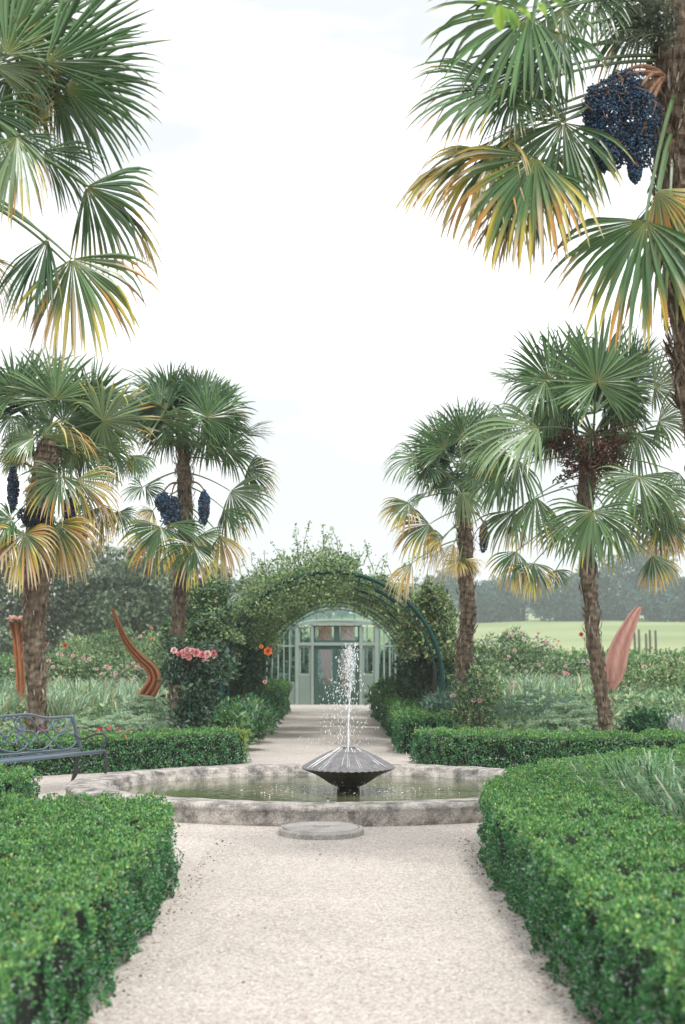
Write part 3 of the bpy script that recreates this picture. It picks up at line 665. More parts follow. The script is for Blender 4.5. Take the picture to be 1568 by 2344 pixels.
# plants seen through the glass come later; curtains behind the doors
for a, b, top, bot_, lab in ((727, 762, (727, 760), (745, 758), 'brown drape tied back behind the left door pane'), (779, 812, (779, 812), (780, 792), 'brown drape tied back behind the right door pane')):
    mb = MB(); nn_ = 40; rows = 12; V = []
    for r_ in range(rows):
        f = r_ / (rows - 1); l = top[0] * (1 - f ** 1.3) + bot_[0] * f ** 1.3; rr = top[1] * (1 - f ** 1.3) + bot_[1] * f ** 1.3; py = 1433 + f * 140
        for j in range(nn_):
            u = j / (nn_ - 1); p = gp(l + (rr - l) * u, py, .35); p[1] += .05 * math.sin(u * 34) + .02 * math.sin(u * 11 + f * 3); V.append(p)
    mb.add(V, q=[[i * nn_ + j, i * nn_ + j + 1, (i + 1) * nn_ + j + 1, (i + 1) * nn_ + j] for i in range(rows - 1) for j in range(nn_ - 1)])
    c0 = np.mean(V, 0); tag(mb.build('curtain', M_curtain, smooth=True, loc=(c0[0], c0[1], c0[2])), lab, 'curtain', 'curtains in the greenhouse door')

# ------------------------------------------------------------------ pergola tunnel
RP = 2.12; ZC = 1.13
ringY = [30, 33.2, 36.4, 39.6, 42.8, 46.0, 49.2]
root = empty('pergola', (AX, 30, 0), 'dark teal iron arched pergola over the walk, overgrown with climbers', 'pergola')
def ring(Y, R, r, flat=1.0):
    th = np.linspace(0, np.pi, 34); P = [(AX + R, Y, 0), (AX + R, Y, ZC * .5)] + [(AX + R * math.cos(t), Y, ZC + R * math.sin(t)) for t in th] + [(AX - R, Y, ZC * .5), (AX - R, Y, 0)]
    return P
for i, Y in enumerate(ringY):
    mb = MB(); mb.tube(ring(Y, RP, .03), .042, n=8); mb.tube(ring(Y, RP - .13, .02), .016, n=6)
    mb.build('arch', M_iron, root, smooth=True)
for t in np.linspace(0.0, np.pi, 13):
    mb = MB(); x_, z_ = AX + (RP - .05) * math.cos(t), ZC + (RP - .05) * math.sin(t); mb.tube([(x_, 30, z_), (x_, 49.2, z_)], .013, n=5); mb.build('rail', M_iron, root, smooth=True)

# ------------------------------------------------------------------ leafy masses
CLIMB = [(.04, .10, .05), (.09, .18, .09), (.18, .29, .13), (.30, .43, .19), (.45, .56, .28), (.46, .38, .18)]
def cloud_leaves(mb, P, leaf, C, up=.3, jit=1.0, oval=True, asp=.5, nb=None):
    n = len(P); N = norm(rdir(n) + (np.array([0, -.2, .6]) if nb is None else nb * 1.3 + np.array([0, 0, .25]))); D = norm(rdir(n) + np.array([0, 0, up]))
    s = leaf * rng.uniform(.6, 1.3, n); add_leaves(mb, P, D, N, s, s * asp, C, oval=oval, curl=.12)
def blob(n, c, r, seed, shell=.55, lump=.35, f=1.6):
    d = rdir(n); d[:, 2] = np.where(d[:, 2] < -.4, -d[:, 2], d[:, 2])
    rr = (shell + (1 - shell) * rng.random(n) ** .6); k = vnoise(d * f + seed * 3.1, seed); k2 = vnoise(d * f * 2.7 + seed, seed + 5)
    rr = rr * (1 + (k - .5) * lump * 1.7 + (k2 - .5) * lump)
    return np.asarray(c) + d * rr[:, None] * np.asarray(r)
def climber(name, label, Ys, th0, th1, n, leaf, seed, C=CLIMB, wts=(2, 4, 4, 3, 1.5, .5), thick=.45, inner=.25, cov=.42, spr=0, cat='climbing plant', R=RP, sprth=None):
    y0, y1 = Ys
    root = empty(name, (AX + R * math.cos((th0 + th1) / 2), (y0 + y1) / 2, 0), label, cat, 'climbers over the pergola')
    n1 = int(n * 1.9); Y = rng.uniform(y0, y1, n1); s0, s1 = th0, th1
    th = rng.uniform(s0, s1, n1); q = np.stack([np.cos(th) * 2.3, Y * .9, np.sin(th) * 2.3], 1)
    k = vnoise(q * .9, seed) * .6 + vnoise(q * 2.3, seed + 1) * .4; keep = k > cov
    Y, th, k = Y[keep], th[keep], k[keep]; m_ = len(Y)
    r = R + (rng.random(m_) ** .8 * (thick + inner) - inner) * (.4 + 1.3 * np.clip((k - cov) * 2.6, 0, 1)) + (vnoise(q[keep] * 2.9, seed + 7) - .5) * .35
    P = np.stack([AX + r * np.cos(th), Y, ZC + r * np.sin(th)], 1)
    mb = MB(); cloud_leaves(mb, P, leaf, pal(C, wts, m_)); 
    stems = MB()
    for i in range(spr):
        t = rng.uniform(*(sprth or (s0, s1))); y = rng.uniform(y0, y0 + (y1 - y0) * .5); b_ = np.array([AX + (R + .3) * math.cos(t), y, ZC + (R + .3) * math.sin(t)])
        h = rng.uniform(.2, .75); d = norm(np.array([math.cos(t) * .5 + rng.normal() * .25, rng.normal() * .2, 1])); e = b_ + d * h + np.array([rng.normal() * .1, 0, 0])
        stems.tube([b_, (b_ + e) / 2 + [rng.normal() * .04, 0, 0], e], [.008, .006, .003], n=4)
        m2 = int(34 * h) + 8; tt = rng.random(m2)[:, None]; PP = b_ + (e - b_) * tt + rng.normal(size=(m2, 3)) * .07 * (1.2 - tt)
        cloud_leaves(mb, PP, leaf * .9, pal(C, (1, 2, 3, 3, 2, .4), m2))
    mb.build('foliage', M_leaf, root)
    for i in range(5):
        t0, t1 = th0, th1; y = rng.uniform(y0, y1); ts = np.linspace(0, 1, 14); tq = np.clip(t0 + (t1 - t0) * ts, .02, np.pi - .02)
        w_ = np.cumsum(rng.normal(size=14)) * .06
        stems.tube(np.stack([AX + (R + .05 + w_ * .2) * np.cos(tq), y + w_ * 3, ZC + (R + .05) * np.sin(tq)], 1), .018 - .012 * ts, n=5)
    stems.build('stems', M_wood, root)
    return root
climber('climbing_vine', 'pale green vine covering the top of the pergola', (29.6, 38), 1.35, 2.75, 30000, .068, 31, thick=.27, inner=.34, cov=.40, spr=44, wts=(1.5, 3, 4, 4, 2.5, .4), sprth=(1.3, 2.7))
climber('climbing_vine', 'thinner vine with bare arch showing on the upper right of the pergola', (31.2, 40), .42, 1.35, 17000, .07, 33, thick=.30, inner=.12, cov=.50, spr=18, wts=(1.5, 3, 4, 4, 3, 1))
climber('climbing_vine', 'vine roofing the far end of the pergola towards the glasshouse', (38, 49), .25, 2.95, 21000, .09, 35, thick=.35, inner=.12, cov=.42)
climber('climbing_rose', 'dark climbing rose on the left flank of the pergola', (30.0, 40), 2.55, 3.12, 12000, .085, 37, thick=.35, inner=.15, cov=.30, wts=(4, 4, 3, 1, .5, .3))
climber('climbing_rose', 'climbing rose on the right flank of the pergola', (30.3, 44), .02, .55, 12000, .085, 39, thick=.3, inner=.1, cov=.34, wts=(4, 4, 3, 1.4, .6, .8))

def shrub(name, c, r, n, leaf, label, cat='shrub', group='garden shrubs', seed=1, C=CLIMB, wts=(3, 4, 3, 1.5, .6, .2), shell=.45, lump=.4, asp=.5, subs=0, stems=6, oval=True, up=.3):
    c = np.asarray(c, float); r = np.asarray(r, float); root = empty(name, (c[0], c[1], 0), label, cat, group)
    mb = MB(); P = blob(n, c, r, seed, shell, lump)
    P = P[P[:, 2] > .02]; cloud_leaves(mb, P, leaf, pal(C, wts, len(P)), asp=asp, oval=oval, up=up)
    for i in range(subs):
        d = rdir(1)[0]; d[2] = abs(d[2]); cc = c + d * r * .9; k = int(n / 9)
        P = blob(k, cc, r * .38, seed + i + 20, .3, .5); P = P[P[:, 2] > .02]; cloud_leaves(mb, P, leaf, pal(C, wts, len(P)), asp=asp, oval=oval, up=up)
    mb.build('foliage', M_leaf, root)
    sm = MB()
    for i in range(stems):
        a = rng.uniform(0, 6.28); e = c + np.array([math.cos(a) * .6, math.sin(a) * .6, .35]) * r; b_ = np.array([c[0] + rng.normal() * .04, c[1] + rng.normal() * .04, 0])
        sm.tube([b_, (b_ + e) / 2 + rng.normal(size=3) * .05, e], [.02, .014, .006], n=5)
    sm.build('stems', M_wood, root)
    return root
def bloom(mb, c, r, colr, front=(0, -1, .35)):
    f = norm(np.asarray(front, float) + rng.normal(size=3) * .3)
    for ringi, (k, tilt, rr) in enumerate(((6, .25, 1.0), (6, .65, .8), (5, 1.1, .55))):
        a0 = rng.random() * 6; s = norm(np.cross(f, [.2, .1, 1])); u = np.cross(f, s)
        a = a0 + np.arange(k) * 2 * np.pi / k; rad = np.cos(a)[:, None] * s + np.sin(a)[:, None] * u
        D = norm(rad * math.cos(tilt) + f * math.sin(tilt)); N = norm(f * math.cos(tilt) - rad * math.sin(tilt))
        cc = np.asarray(colr) * (1 + rng.normal() * .06) * (1 - .08 * ringi) * np.array([1, 1 - .06 * ringi, 1 - .05 * ringi])
        add_leaves(mb, np.tile(c, (k, 1)) + f * r * .08 * ringi, D, N, r * rr, r * 1.0, cc, fold=.15, curl=-.25)
def blooms_on(root, pts, r, colr, name='rose_bloom'):
    for p in (pts if len(pts) > 18 else pts[:max(1, int(len(pts) * .75))]):
        mb = MB(); q = np.array(p, float); bloom(mb, q, r * rng.uniform(.8, 1.2), np.clip(np.array(colr[rng.integers(len(colr))]), 0, .9)); mb.build(name, M_petal, root)
PINK = [(.82, .34, .34), (.86, .50, .48), (.85, .42, .42), (.88, .66, .62)]
PALE = [(.84, .60, .56), (.86, .72, .67), (.85, .62, .55), (.84, .76, .72)]
WHITE = [(.85, .80, .78), (.84, .66, .62)]

# ------------------------------------------------------------------ fan palms
X_, Y_, Z_ = np.eye(3)
def bez(a, b, c, n): t = np.linspace(0, 1, n)[:, None]; return (1 - t) ** 2 * a + 2 * t * (1 - t) * b + t * t * c
G0, G1, G2 = np.array([.028, .085, .028]), np.array([.10, .195, .065]), np.array([.28, .35, .20])
YEL, ORG, STRAW, BRN = np.array([.47, .40, .06]), np.array([.46, .23, .035]), np.array([.52, .43, .27]), np.array([.16, .10, .06])
def fan(mb, Ph, ang, Lp, tilt=15, e=0, A=105, age=0.1, droop=.15, tone=0.0, K=None, split=.42, segw=1.12, bend=.25):
    """a costapalmate fan: pleated to the split, then free segments; ang/e give the midrib's heading, tilt turns the fan about it"""
    a, e = R_(ang), R_(e)
    d0 = math.cos(a) * X_ + math.sin(a) * Z_; d = norm(math.cos(e) * d0 - math.sin(e) * Y_)
    s0 = -math.sin(a) * X_ + math.cos(a) * Z_; n0 = norm(np.cross(d, s0)); n0 = n0 if n0[1] < 0 else -n0
    tl = R_(tilt); s = norm(math.cos(tl) * s0 + math.sin(tl) * n0); n = np.cross(d, s); n = n if (n[2] > 0 or abs(n[2]) < .3) and tilt > 0 else n
    if n[2] < -.05: n = -n
    K = K or int(18 + A * .2); th = np.linspace(-R_(A), R_(A), K); dth = th[1] - th[0]
    r = np.array([.02, .2, split, .52, .66, .80, .91, 1.0]); nr = len(r)
    seg = rng.random(K); Lk = Lp * (.80 + .20 * np.cos(th * .8)) * (1 + (rng.random(K) - .5) * .2)
    low = math.sin(a) < .1
    grav = droop * 2.0 + (1.4 if low else .12) * (.55 + .5 * age)
    hang = (rng.random(K) < .14 + .38 * age) * rng.uniform(.4, 2.6, K)
    V = np.zeros((K, nr, 3, 3)); C = np.zeros((K, nr, 3, 3))
    tn = np.clip(.35 + tone + rng.normal() * .12, 0, 1); wav = rng.random() * 6
    for k in range(K):
        dr = math.cos(th[k]) * d + math.sin(th[k]) * s; sd = -math.sin(th[k]) * d + math.cos(th[k]) * s
        dr = norm(dr + sd * rng.normal() * .035 + n * (.10 + .12 * abs(math.sin(th[k])) + .05 * math.sin(th[k] * 5 + wav)))
        f = np.clip((r - split) / (1 - split), 0, 1)
        hw = np.where(r <= split, r * math.tan(abs(dth) / 2) * 1.04, split * math.tan(abs(dth) / 2) * 1.04 * (1 - .12 * f - .85 * f ** 3.2)) * Lk[k] * segw
        hw = np.maximum(hw, .0015); p = Ph + dr * r[0] * Lk[k]; tw = rng.normal() * .5
        for i in range(nr):
            if i:
                rm = (r[i] + r[i - 1]) / 2; fm = max(0, (rm - split) / (1 - split))
                dc = norm(dr - Z_ * (grav * (.25 * rm + .75 * fm ** 1.5) + hang[k] * fm ** 1.3) + n * rng.normal() * .04)
                p = p + dc * (r[i] - r[i - 1]) * Lk[k]
            fold = n * hw[i] * (.62 if i < nr - 1 else 0); sx_ = norm(sd + n * tw * f[i])
            V[k, i, 0] = p - sx_ * hw[i] + fold; V[k, i, 1] = p; V[k, i, 2] = p + sx_ * hw[i] + fold
        base = lerpc(lerpc(G0, G1, min(1, tn * 1.3)), G2, max(0, tn - .45)) * (1 + rng.normal() * .2)
        y0 = 1.12 - age * (.85 + .6 * rng.random()) + rng.normal() * .09; dead = rng.random()
        tipc = YEL if dead < .5 else (ORG if dead < .72 else (STRAW if dead < .93 else BRN))
        for i in range(nr):
            t = float(sstep(y0 - .08, y0 + .22, r[i])); t2 = float(sstep(y0 + .25, y0 + .6, r[i])) * (age > .45)
            c = lerpc(lerpc(base, tipc, t), STRAW, t2 * .7); c = lerpc(c, YEL * .8, .35 * max(0, 1 - r[i] * 6))
            C[k, i, :] = c; C[k, i, 0] = c * .85; C[k, i, 1] = c * 1.3  # lighter midrib; one half darker, fold shading put into the colour
    i0 = (np.arange(K)[:, None] * nr + np.arange(nr - 1)[None]).ravel() * 3
    q = np.concatenate([np.stack([i0, i0 + 1, i0 + 4, i0 + 3], 1), np.stack([i0 + 1, i0 + 2, i0 + 5, i0 + 4], 1)])
    mb.add(V.reshape(-1, 3), q=q, c=np.clip(C.reshape(-1, 3), .004, .9))
def leaf_from(mb, A0, Ph, sag=.12, c=(.13, .22, .09), r=.011):
    A0 = np.asarray(A0); ln = np.linalg.norm(Ph - A0); mid = (A0 + Ph) / 2 + Z_ * ln * sag
    P = bez(A0, mid, Ph, 9); mb.tube(P, np.linspace(r * 1.5, r * .75, 9), n=5, c=c, flat=1.3)
def trunk_mesh(root, pts, rad, seed, shards=420, top=1.35):
    """pts: centreline points; the stem is wrapped in brown fibre with pale stubs of old leaf stalks"""
    k = 120; P = smooth_path(pts, k); rr = .80 * np.interp(np.linspace(0, 1, k), np.linspace(0, 1, len(rad)), rad); n = 26
    T = norm(np.gradient(P, axis=0)); A = norm(np.cross(T, Y_)); B = np.cross(T, A); th = np.arange(n) * 2 * np.pi / n
    V = (P[:, None] + rr[:, None, None] * (np.cos(th)[None, :, None] * A[:, None] + np.sin(th)[None, :, None] * B[:, None])).reshape(-1, 3)
    N = norm((np.cos(th)[None, :, None] * A[:, None] + np.sin(th)[None, :, None] * B[:, None]).reshape(-1, 3))
    a = vnoise(V * np.array([9, 9, 5.]), seed); b_ = vnoise(V * np.array([26, 26, 9.]), seed + 1); ringz = (V[:, 2] * 8.5 + np.tile(th, k) / 6.28 * 1.0 + a) % 1
    V = V + N * ((a - .5) * .05 + (b_ - .5) * .04 + (.5 - ringz) * .022)[:, None]
    c = lerpc([.10, .076, .05], [.30, .24, .17], np.clip(b_ * 1.3 - .15, 0, 1)[:, None]) * (1 - .25 * (ringz > .8))[:, None]
    mb = MB(); mb.add(V, q=[[i * n + j, i * n + (j + 1) % n, (i + 1) * n + (j + 1) % n, (i + 1) * n + j] for i in range(k - 1) for j in range(n)], c=c)
    # stubs and fibres
    m_ = shards; i = rng.integers(2, k - 2, m_); t = rng.uniform(0, 2 * np.pi, m_)
    Nn = np.cos(t)[:, None] * A[i] + np.sin(t)[:, None] * B[i]; q = P[i] + Nn * (rr[i] + .008)[:, None]
    D = norm(np.where(rng.random((m_, 1)) < .7, T[i] * rng.uniform(.7, 1.2, (m_, 1)), -T[i]) + Nn * rng.uniform(.05, .5, (m_, 1)) + rdir(m_) * .22)
    kind = rng.random(m_); Cc = np.where((kind < .42)[:, None], lerpc([.34, .27, .20], [.62, .55, .47], rng.random((m_, 1))), lerpc([.07, .05, .035], [.22, .16, .11], rng.random((m_, 1))))
    Ls = rng.uniform(.05, .19, m_); Ws = rng.uniform(.010, .028, m_)
    add_leaves(mb, q, D, Nn, Ls, Ws, Cc, fold=.5)
    m2 = shards * 3; i = rng.integers(2, k - 2, m2); t = rng.uniform(0, 2 * np.pi, m2); Nn = np.cos(t)[:, None] * A[i] + np.sin(t)[:, None] * B[i]
    add_leaves(mb, P[i] + Nn * rr[i][:, None], norm(-T[i] * rng.uniform(-.6, 1, (m2, 1)) + Nn * .55 + rdir(m2) * .4), Nn + rdir(m2), rng.uniform(.03, .12, m2), .006,
               lerpc([.09, .06, .04], [.34, .26, .18], rng.random((m2, 1))), oval=False)
    mb.build('trunk', M_bark, root)
    return P, rr
def berries(root, cens, n, r, A0, name='fruit_cluster', rb=.0085, dark=1.0, st=(.25, .14, .07)):
    """hanging strings of blue black berries on an orange brown stalk; cens = lobes (centre, radii)"""
    ico = np.array([[0, 0, 1], [.894, 0, .447], [.276, .851, .447], [-.724, .526, .447], [-.724, -.526, .447], [.276, -.851, .447], [.724, .526, -.447], [-.276, .851, -.447], [-.894, 0, -.447], [-.276, -.851, -.447], [.724, -.526, -.447], [0, 0, -1]])
    F = np.array([[0, 1, 2], [0, 2, 3], [0, 3, 4], [0, 4, 5], [0, 5, 1], [1, 6, 2], [2, 7, 3], [3, 8, 4], [4, 9, 5], [5, 10, 1], [6, 7, 2], [7, 8, 3], [8, 9, 4], [9, 10, 5], [10, 6, 1], [11, 7, 6], [11, 8, 7], [11, 9, 8], [11, 10, 9], [11, 6, 10]])
    mb = MB(); sm = MB()
    for (c, rad) in cens:
        c = np.asarray(c, float); rad = np.asarray(rad, float); k = n
        d = rdir(k); rr = rng.random(k) ** .38; P = c + d * rr[:, None] * rad
        lo = P[:, 2] < c[2]; P[:, 2] -= lo * rng.random(k) * rad[2] * .35 * (vnoise(np.stack([P[:, 0] * 18, P[:, 1] * 18, P[:, 2] * 0], 1), 3) - .2)
        P += (vnoise(P * 14, 5)[:, None] - .5) * d * rad * .35
        Cc = pal([(.012, .035, .075), (.03, .075, .14), (.06, .13, .21), (.010, .012, .02)], (3, 3, 2, 2), k) * dark
        s = rb * rng.uniform(.7, 1.2, k)
        V = P[:, None] + ico[None] * s[:, None, None]; off = np.arange(k)[:, None, None] * 12
        mb.add(V.reshape(-1, 3), t=(F[None] + off).reshape(-1, 3), c=np.repeat(Cc, 12, 0))
        for j in range(22):
            e = c + rdir(1)[0] * rad * 1.0; b_ = c + np.array([0, 0, rad[2] * .8]); sm.tube([b_, (b_ + e) / 2 + rng.normal(size=3) * .03, e], [.006, .004, .002], n=4, c=st)
        b_ = c + np.array([0, 0, rad[2] * .9]); sm.tube(bez(np.asarray(A0, float), (np.asarray(A0) + b_) / 2 + Z_ * .12, b_, 8), np.linspace(.022, .012, 8), n=6, c=st)
    fc = mb.build(name, M_berry, root); s_ = sm.build('stalk', M_bark, fc); return fc
def palm(label, pts, rad, crown, fy, specs, seed, fill=8, fillL=.55, group='fan palms around the pond', shards=420, sc_=1.0):
    """pts: trunk centreline (px, py) at distance fy; specs: (hx, hy, ang, L px, {..}) one per leaf"""
    P3 = [W(a, b, fy) for a, b in pts]; base = G(pts[0][0], pts[0][1]) if False else np.array([P3[0][0], fy, 0])
    gz = float(height(base[0], base[1])); base[2] = gz
    root = empty('fan_palm', base, label, 'palm tree', group)
    TP = [base - [0, 0, .1]] + P3[1:] if P3[0][2] < gz + .3 else [base - [0, 0, .1]] + P3
    P, rr = trunk_mesh(root, TP, rad, seed, shards)
    s = fy / FPX; cz = W(*crown, fy)
    for (hx, hy, ang, Lp, kw) in specs:
        kw = dict(kw); dy = kw.pop('dy', rng.uniform(-.45, .1)); ax = kw.pop('at', None); sag = kw.pop('sag', .12)
        Ph = W(hx, hy, fy + dy)
        if ax is not None: A0 = W(*ax, fy - .08)
        else:
            zt_ = np.clip(cz[2] - max(0, (hy - crown[1])) * s * .75, P[0][2], P[-1][2]); i = int(np.argmin(np.abs(P[:, 2] - zt_))); A0 = P[i]
        mb = MB(); leaf_from(mb, A0, Ph, sag); fan(mb, Ph, ang, Lp * s, **kw); mb.build('frond', M_palm, root)
    for i in range(fill):          # leaves round the back of the crown
        a = rng.uniform(0, 2 * np.pi); el = rng.uniform(-.45, 1.1); d = np.array([math.cos(a) * math.cos(el), abs(math.sin(a)) * math.cos(el) * .9 + .1, math.sin(el)])
        Ph = cz + d * np.array([.6, .6, .5]) * fillL * rng.uniform(.6, 1.4); an = math.degrees(math.atan2(d[2], d[0]))
        mb = MB(); leaf_from(mb, cz - Z_ * .1, Ph, .1); fan(mb, Ph, an, fillL * rng.uniform(.85, 1.15), tilt=rng.uniform(10, 60), e=-rng.uniform(10, 55), age=.05 + .25 * (el < 0), droop=.2, tone=-.2)
        mb.build('frond', M_palm, root)
    return root, P, s
def cv(lst, ox, oy, k, km):
    return [(ox + a * k, oy + b * k, an, L_ * k * km, kw) for a, b, an, L_, kw in lst]

# palm behind the bench
S = cv([(290, 310, 92, 265, dict(A=100, tilt=8, tone=.1)), (80, 270, 102, 205, dict(A=110)), (60, 300, 150, 190, dict(A=100, tilt=30, tone=.2)), (540, 425, 8, 260, dict(A=130, tilt=38, age=.30, tone=.35, droop=.05)),
 (480, 330, 48, 230, dict(A=85, tilt=10, dy=.3)), (270, 420, 160, 170, dict(A=100, tilt=40)), (330, 430, 40, 170, dict(A=100, tilt=35)), (320, 710, 240, 235, dict(A=105, age=.42, tone=.1, dy=-.6)),
 (400, 730, 322, 290, dict(A=70, age=.78, tilt=20, tone=.3, droop=.3, dy=-.5)), (130, 1010, 268, 270, dict(A=120, age=.72, tilt=15, dy=-.5, at=(90, 1190))), (290, 960, 290, 280, dict(A=90, age=.74, tilt=30, dy=-.4)),
 (330, 1010, 300, 250, dict(A=80, age=.95, tilt=40, dy=-.2, tone=.2)), (40, 1000, 230, 230, dict(A=90, age=.8, tilt=30)),
 (180, 510, 200, 190, dict(A=80, tilt=40, tone=.5, age=.25)), (225, 500, -6, 330, dict(A=60, tilt=78, age=.55, tone=.2, dy=-.6)), (620, 900, 285, 125, dict(age=.1, dy=.1)), (540, 870, 268, 230, dict(A=80, age=.75, tilt=40)),
 (480, 860, 240, 200, dict(A=70, age=.55, tilt=50)), (610, 620, 262, 160, dict(A=80, tilt=40, tone=-.1)), (700, 610, 285, 120, dict(A=80)), (440, 600, 295, 170, dict(A=90, tilt=40)), (380, 600, 260, 130, dict(tone=.2, tilt=50)),
 (60, 400, 255, 130, dict()), (100, 600, 215, 130, dict(tone=.3)), (560, 560, 320, 180, dict(A=90, age=.3, tilt=50, tone=.2)), (60, 940, 200, 190, dict(tilt=40, age=.35))], 0, 778, .4378, 1.12)
root, P, s = palm('stout fan palm behind the bench, its skirt of yellow fronds touching the left edge', [(86, 1690), (84, 1560), (78, 1440), (86, 1320), (92, 1220), (92, 1150), (100, 1080), (112, 1010)], [.17, .165, .18, .215, .25, .25, .22, .18], (116, 960), 23.0, S, 51, fill=16, fillL=.85)
berries(root, [(W(30, 1115, 22.7), (.09, .09, .33))], 1500, .3, W(75, 1070, 22.9), rb=.013, dark=.55)
berries(root, [(W(160, 1165, 22.7), (.11, .1, .22))], 900, .3, W(110, 1110, 22.9), rb=.013, dark=.5, st=(.1, .07, .05))
berries(root, [(W(75, 1180, 22.65), (.22, .1, .15))], 1100, .3, W(90, 1110, 22.9), rb=.013, dark=.45)
# second palm on the left
S = cv([(890, 290, 84, 175, dict(A=85, tilt=12, dy=.2)), (1000, 330, 62, 190, dict(A=80, tilt=20, dy=.3)), (1085, 405, 48, 195, dict(A=150, tilt=15, tone=.1, dy=-.5)), (840, 340, 138, 180, dict(A=60, tilt=45, tone=-.2)), (1150, 330, 42, 120, dict(A=40, tilt=60)),
 (830, 408, -20, 310, dict(A=60, tilt=70, tone=.15, age=.12, dy=-.5)), (860, 520, -14, 230, dict(A=60, tilt=74, age=.1, dy=-.4)), (1245, 500, 10, 170, dict(A=35, tilt=72)), (1180, 580, -12, 190, dict(A=95, tilt=42, age=.12, droop=.4)),
 (1290, 680, -25, 190, dict(A=85, tilt=40, age=.38, droop=.35)), (1205, 790, -42, 240, dict(A=80, tilt=30, tone=.3, age=.2, droop=.1)), (1175, 885, -62, 190, dict(A=70, tilt=35, age=.38)), (745, 600, 258, 125, dict(A=80)), (860, 470, 250, 130, dict(tilt=40, tone=-.1)),
 (745, 770, 205, 125, dict(A=90, tilt=45)), (760, 770, -30, 120, dict(A=70, tilt=35)), (840, 975, 246, 240, dict(A=90, age=.45, dy=-.4)), (885, 960, 290, 230, dict(A=80, age=.25, tilt=25, dy=-.5)), (1015, 1075, 255, 205, dict(A=100, age=.42, tilt=10, dy=-.6)),
 (1045, 1020, 300, 150, dict(A=90, age=.2)), (1150, 1020, 282, 215, dict(A=60, age=.85, tilt=30)), (800, 890, 225, 110, dict(A=70, age=.85)), (1100, 560, 320, 120, dict(tilt=40)), (960, 470, 280, 140, dict(tilt=50, tone=-.1)), (720, 420, 150, 120, dict(tilt=30, dy=.3))], 0, 778, .4378, 1.12)
root, P, s = palm('slim fan palm on the left with two hanging blue fruit clusters', [(405, 1690), (402, 1600), (404, 1480), (412, 1380), (415, 1300), (424, 1220), (422, 1120), (420, 1050), (416, 1000)], [.13, .125, .13, .14, .145, .155, .155, .14, .11], (424, 960), 26.0, S, 52, fill=16, fillL=.78)
berries(root, [(W(392, 1168, 25.6), (.18, .13, .27)), (W(372, 1150, 25.6), (.12, .1, .17))], 1600, .3, W(405, 1105, 25.8), rb=.013)
berries(root, [(W(467, 1160, 25.6), (.10, .1, .31))], 1500, .3, W(436, 1105, 25.8), rb=.013)
# right, far
S = cv([(420, 640, 78, 190, dict(A=90, tilt=10, tone=.05)), (330, 700, 132, 190, dict(A=95, tilt=15)), (500, 640, 52, 190, dict(A=80, tilt=20, dy=.3)), (190, 745, 195, 190, dict(A=75, tilt=45, droop=.5, tone=.2)), (250, 800, 230, 150, dict(tilt=40, tone=-.2)),
 (350, 830, 260, 150, dict(tilt=30, tone=-.3)), (425, 925, 280, 170, dict(A=70, tone=.35, age=.2, tilt=30)), (250, 925, 215, 150, dict(A=50, tilt=70, tone=.2, age=.2)), (150, 980, 232, 170, dict(A=80, age=.55, tilt=30, tone=.4)),
 (255, 1090, 215, 230, dict(A=85, age=.62, tilt=30, tone=.2, droop=.35)), (330, 1160, 190, 120, dict(A=60, age=.7, tilt=40)), (165, 1290, 243, 180, dict(A=45, age=.88, tilt=35)), (410, 1275, 205, 100, dict(A=110, age=.75, tilt=20)), (440, 1270, 290, 110, dict(A=80, age=.85)), (300, 1180, 262, 200, dict(A=60, age=.95, tilt=50, split=.2)), (380, 1190, 250, 190, dict(A=60, age=.98, tilt=50, split=.2)),
 (520, 760, 320, 130, dict(tilt=40)), (480, 800, 250, 150, dict(tilt=40, tone=-.2)), (560, 720, 20, 150, dict(tilt=30, dy=.4))], 869.5, 714, .4454, 1.12)
root, P, s = palm('slim fan palm on the right beside the pergola, thin crown and yellow lower fronds', [(1071, 1690), (1068, 1600), (1062, 1500), (1070, 1420), (1068, 1330), (1066, 1240), (1062, 1180), (1066, 1120)], [.13, .13, .15, .15, .155, .165, .15, .12], (1062, 1060), 27.0, S, 53, fill=13, fillL=.7)
berries(root, [(W(1108, 1228, 27.2), (.09, .09, .27))], 1000, .3, W(1075, 1170, 27), rb=.013, dark=.8)
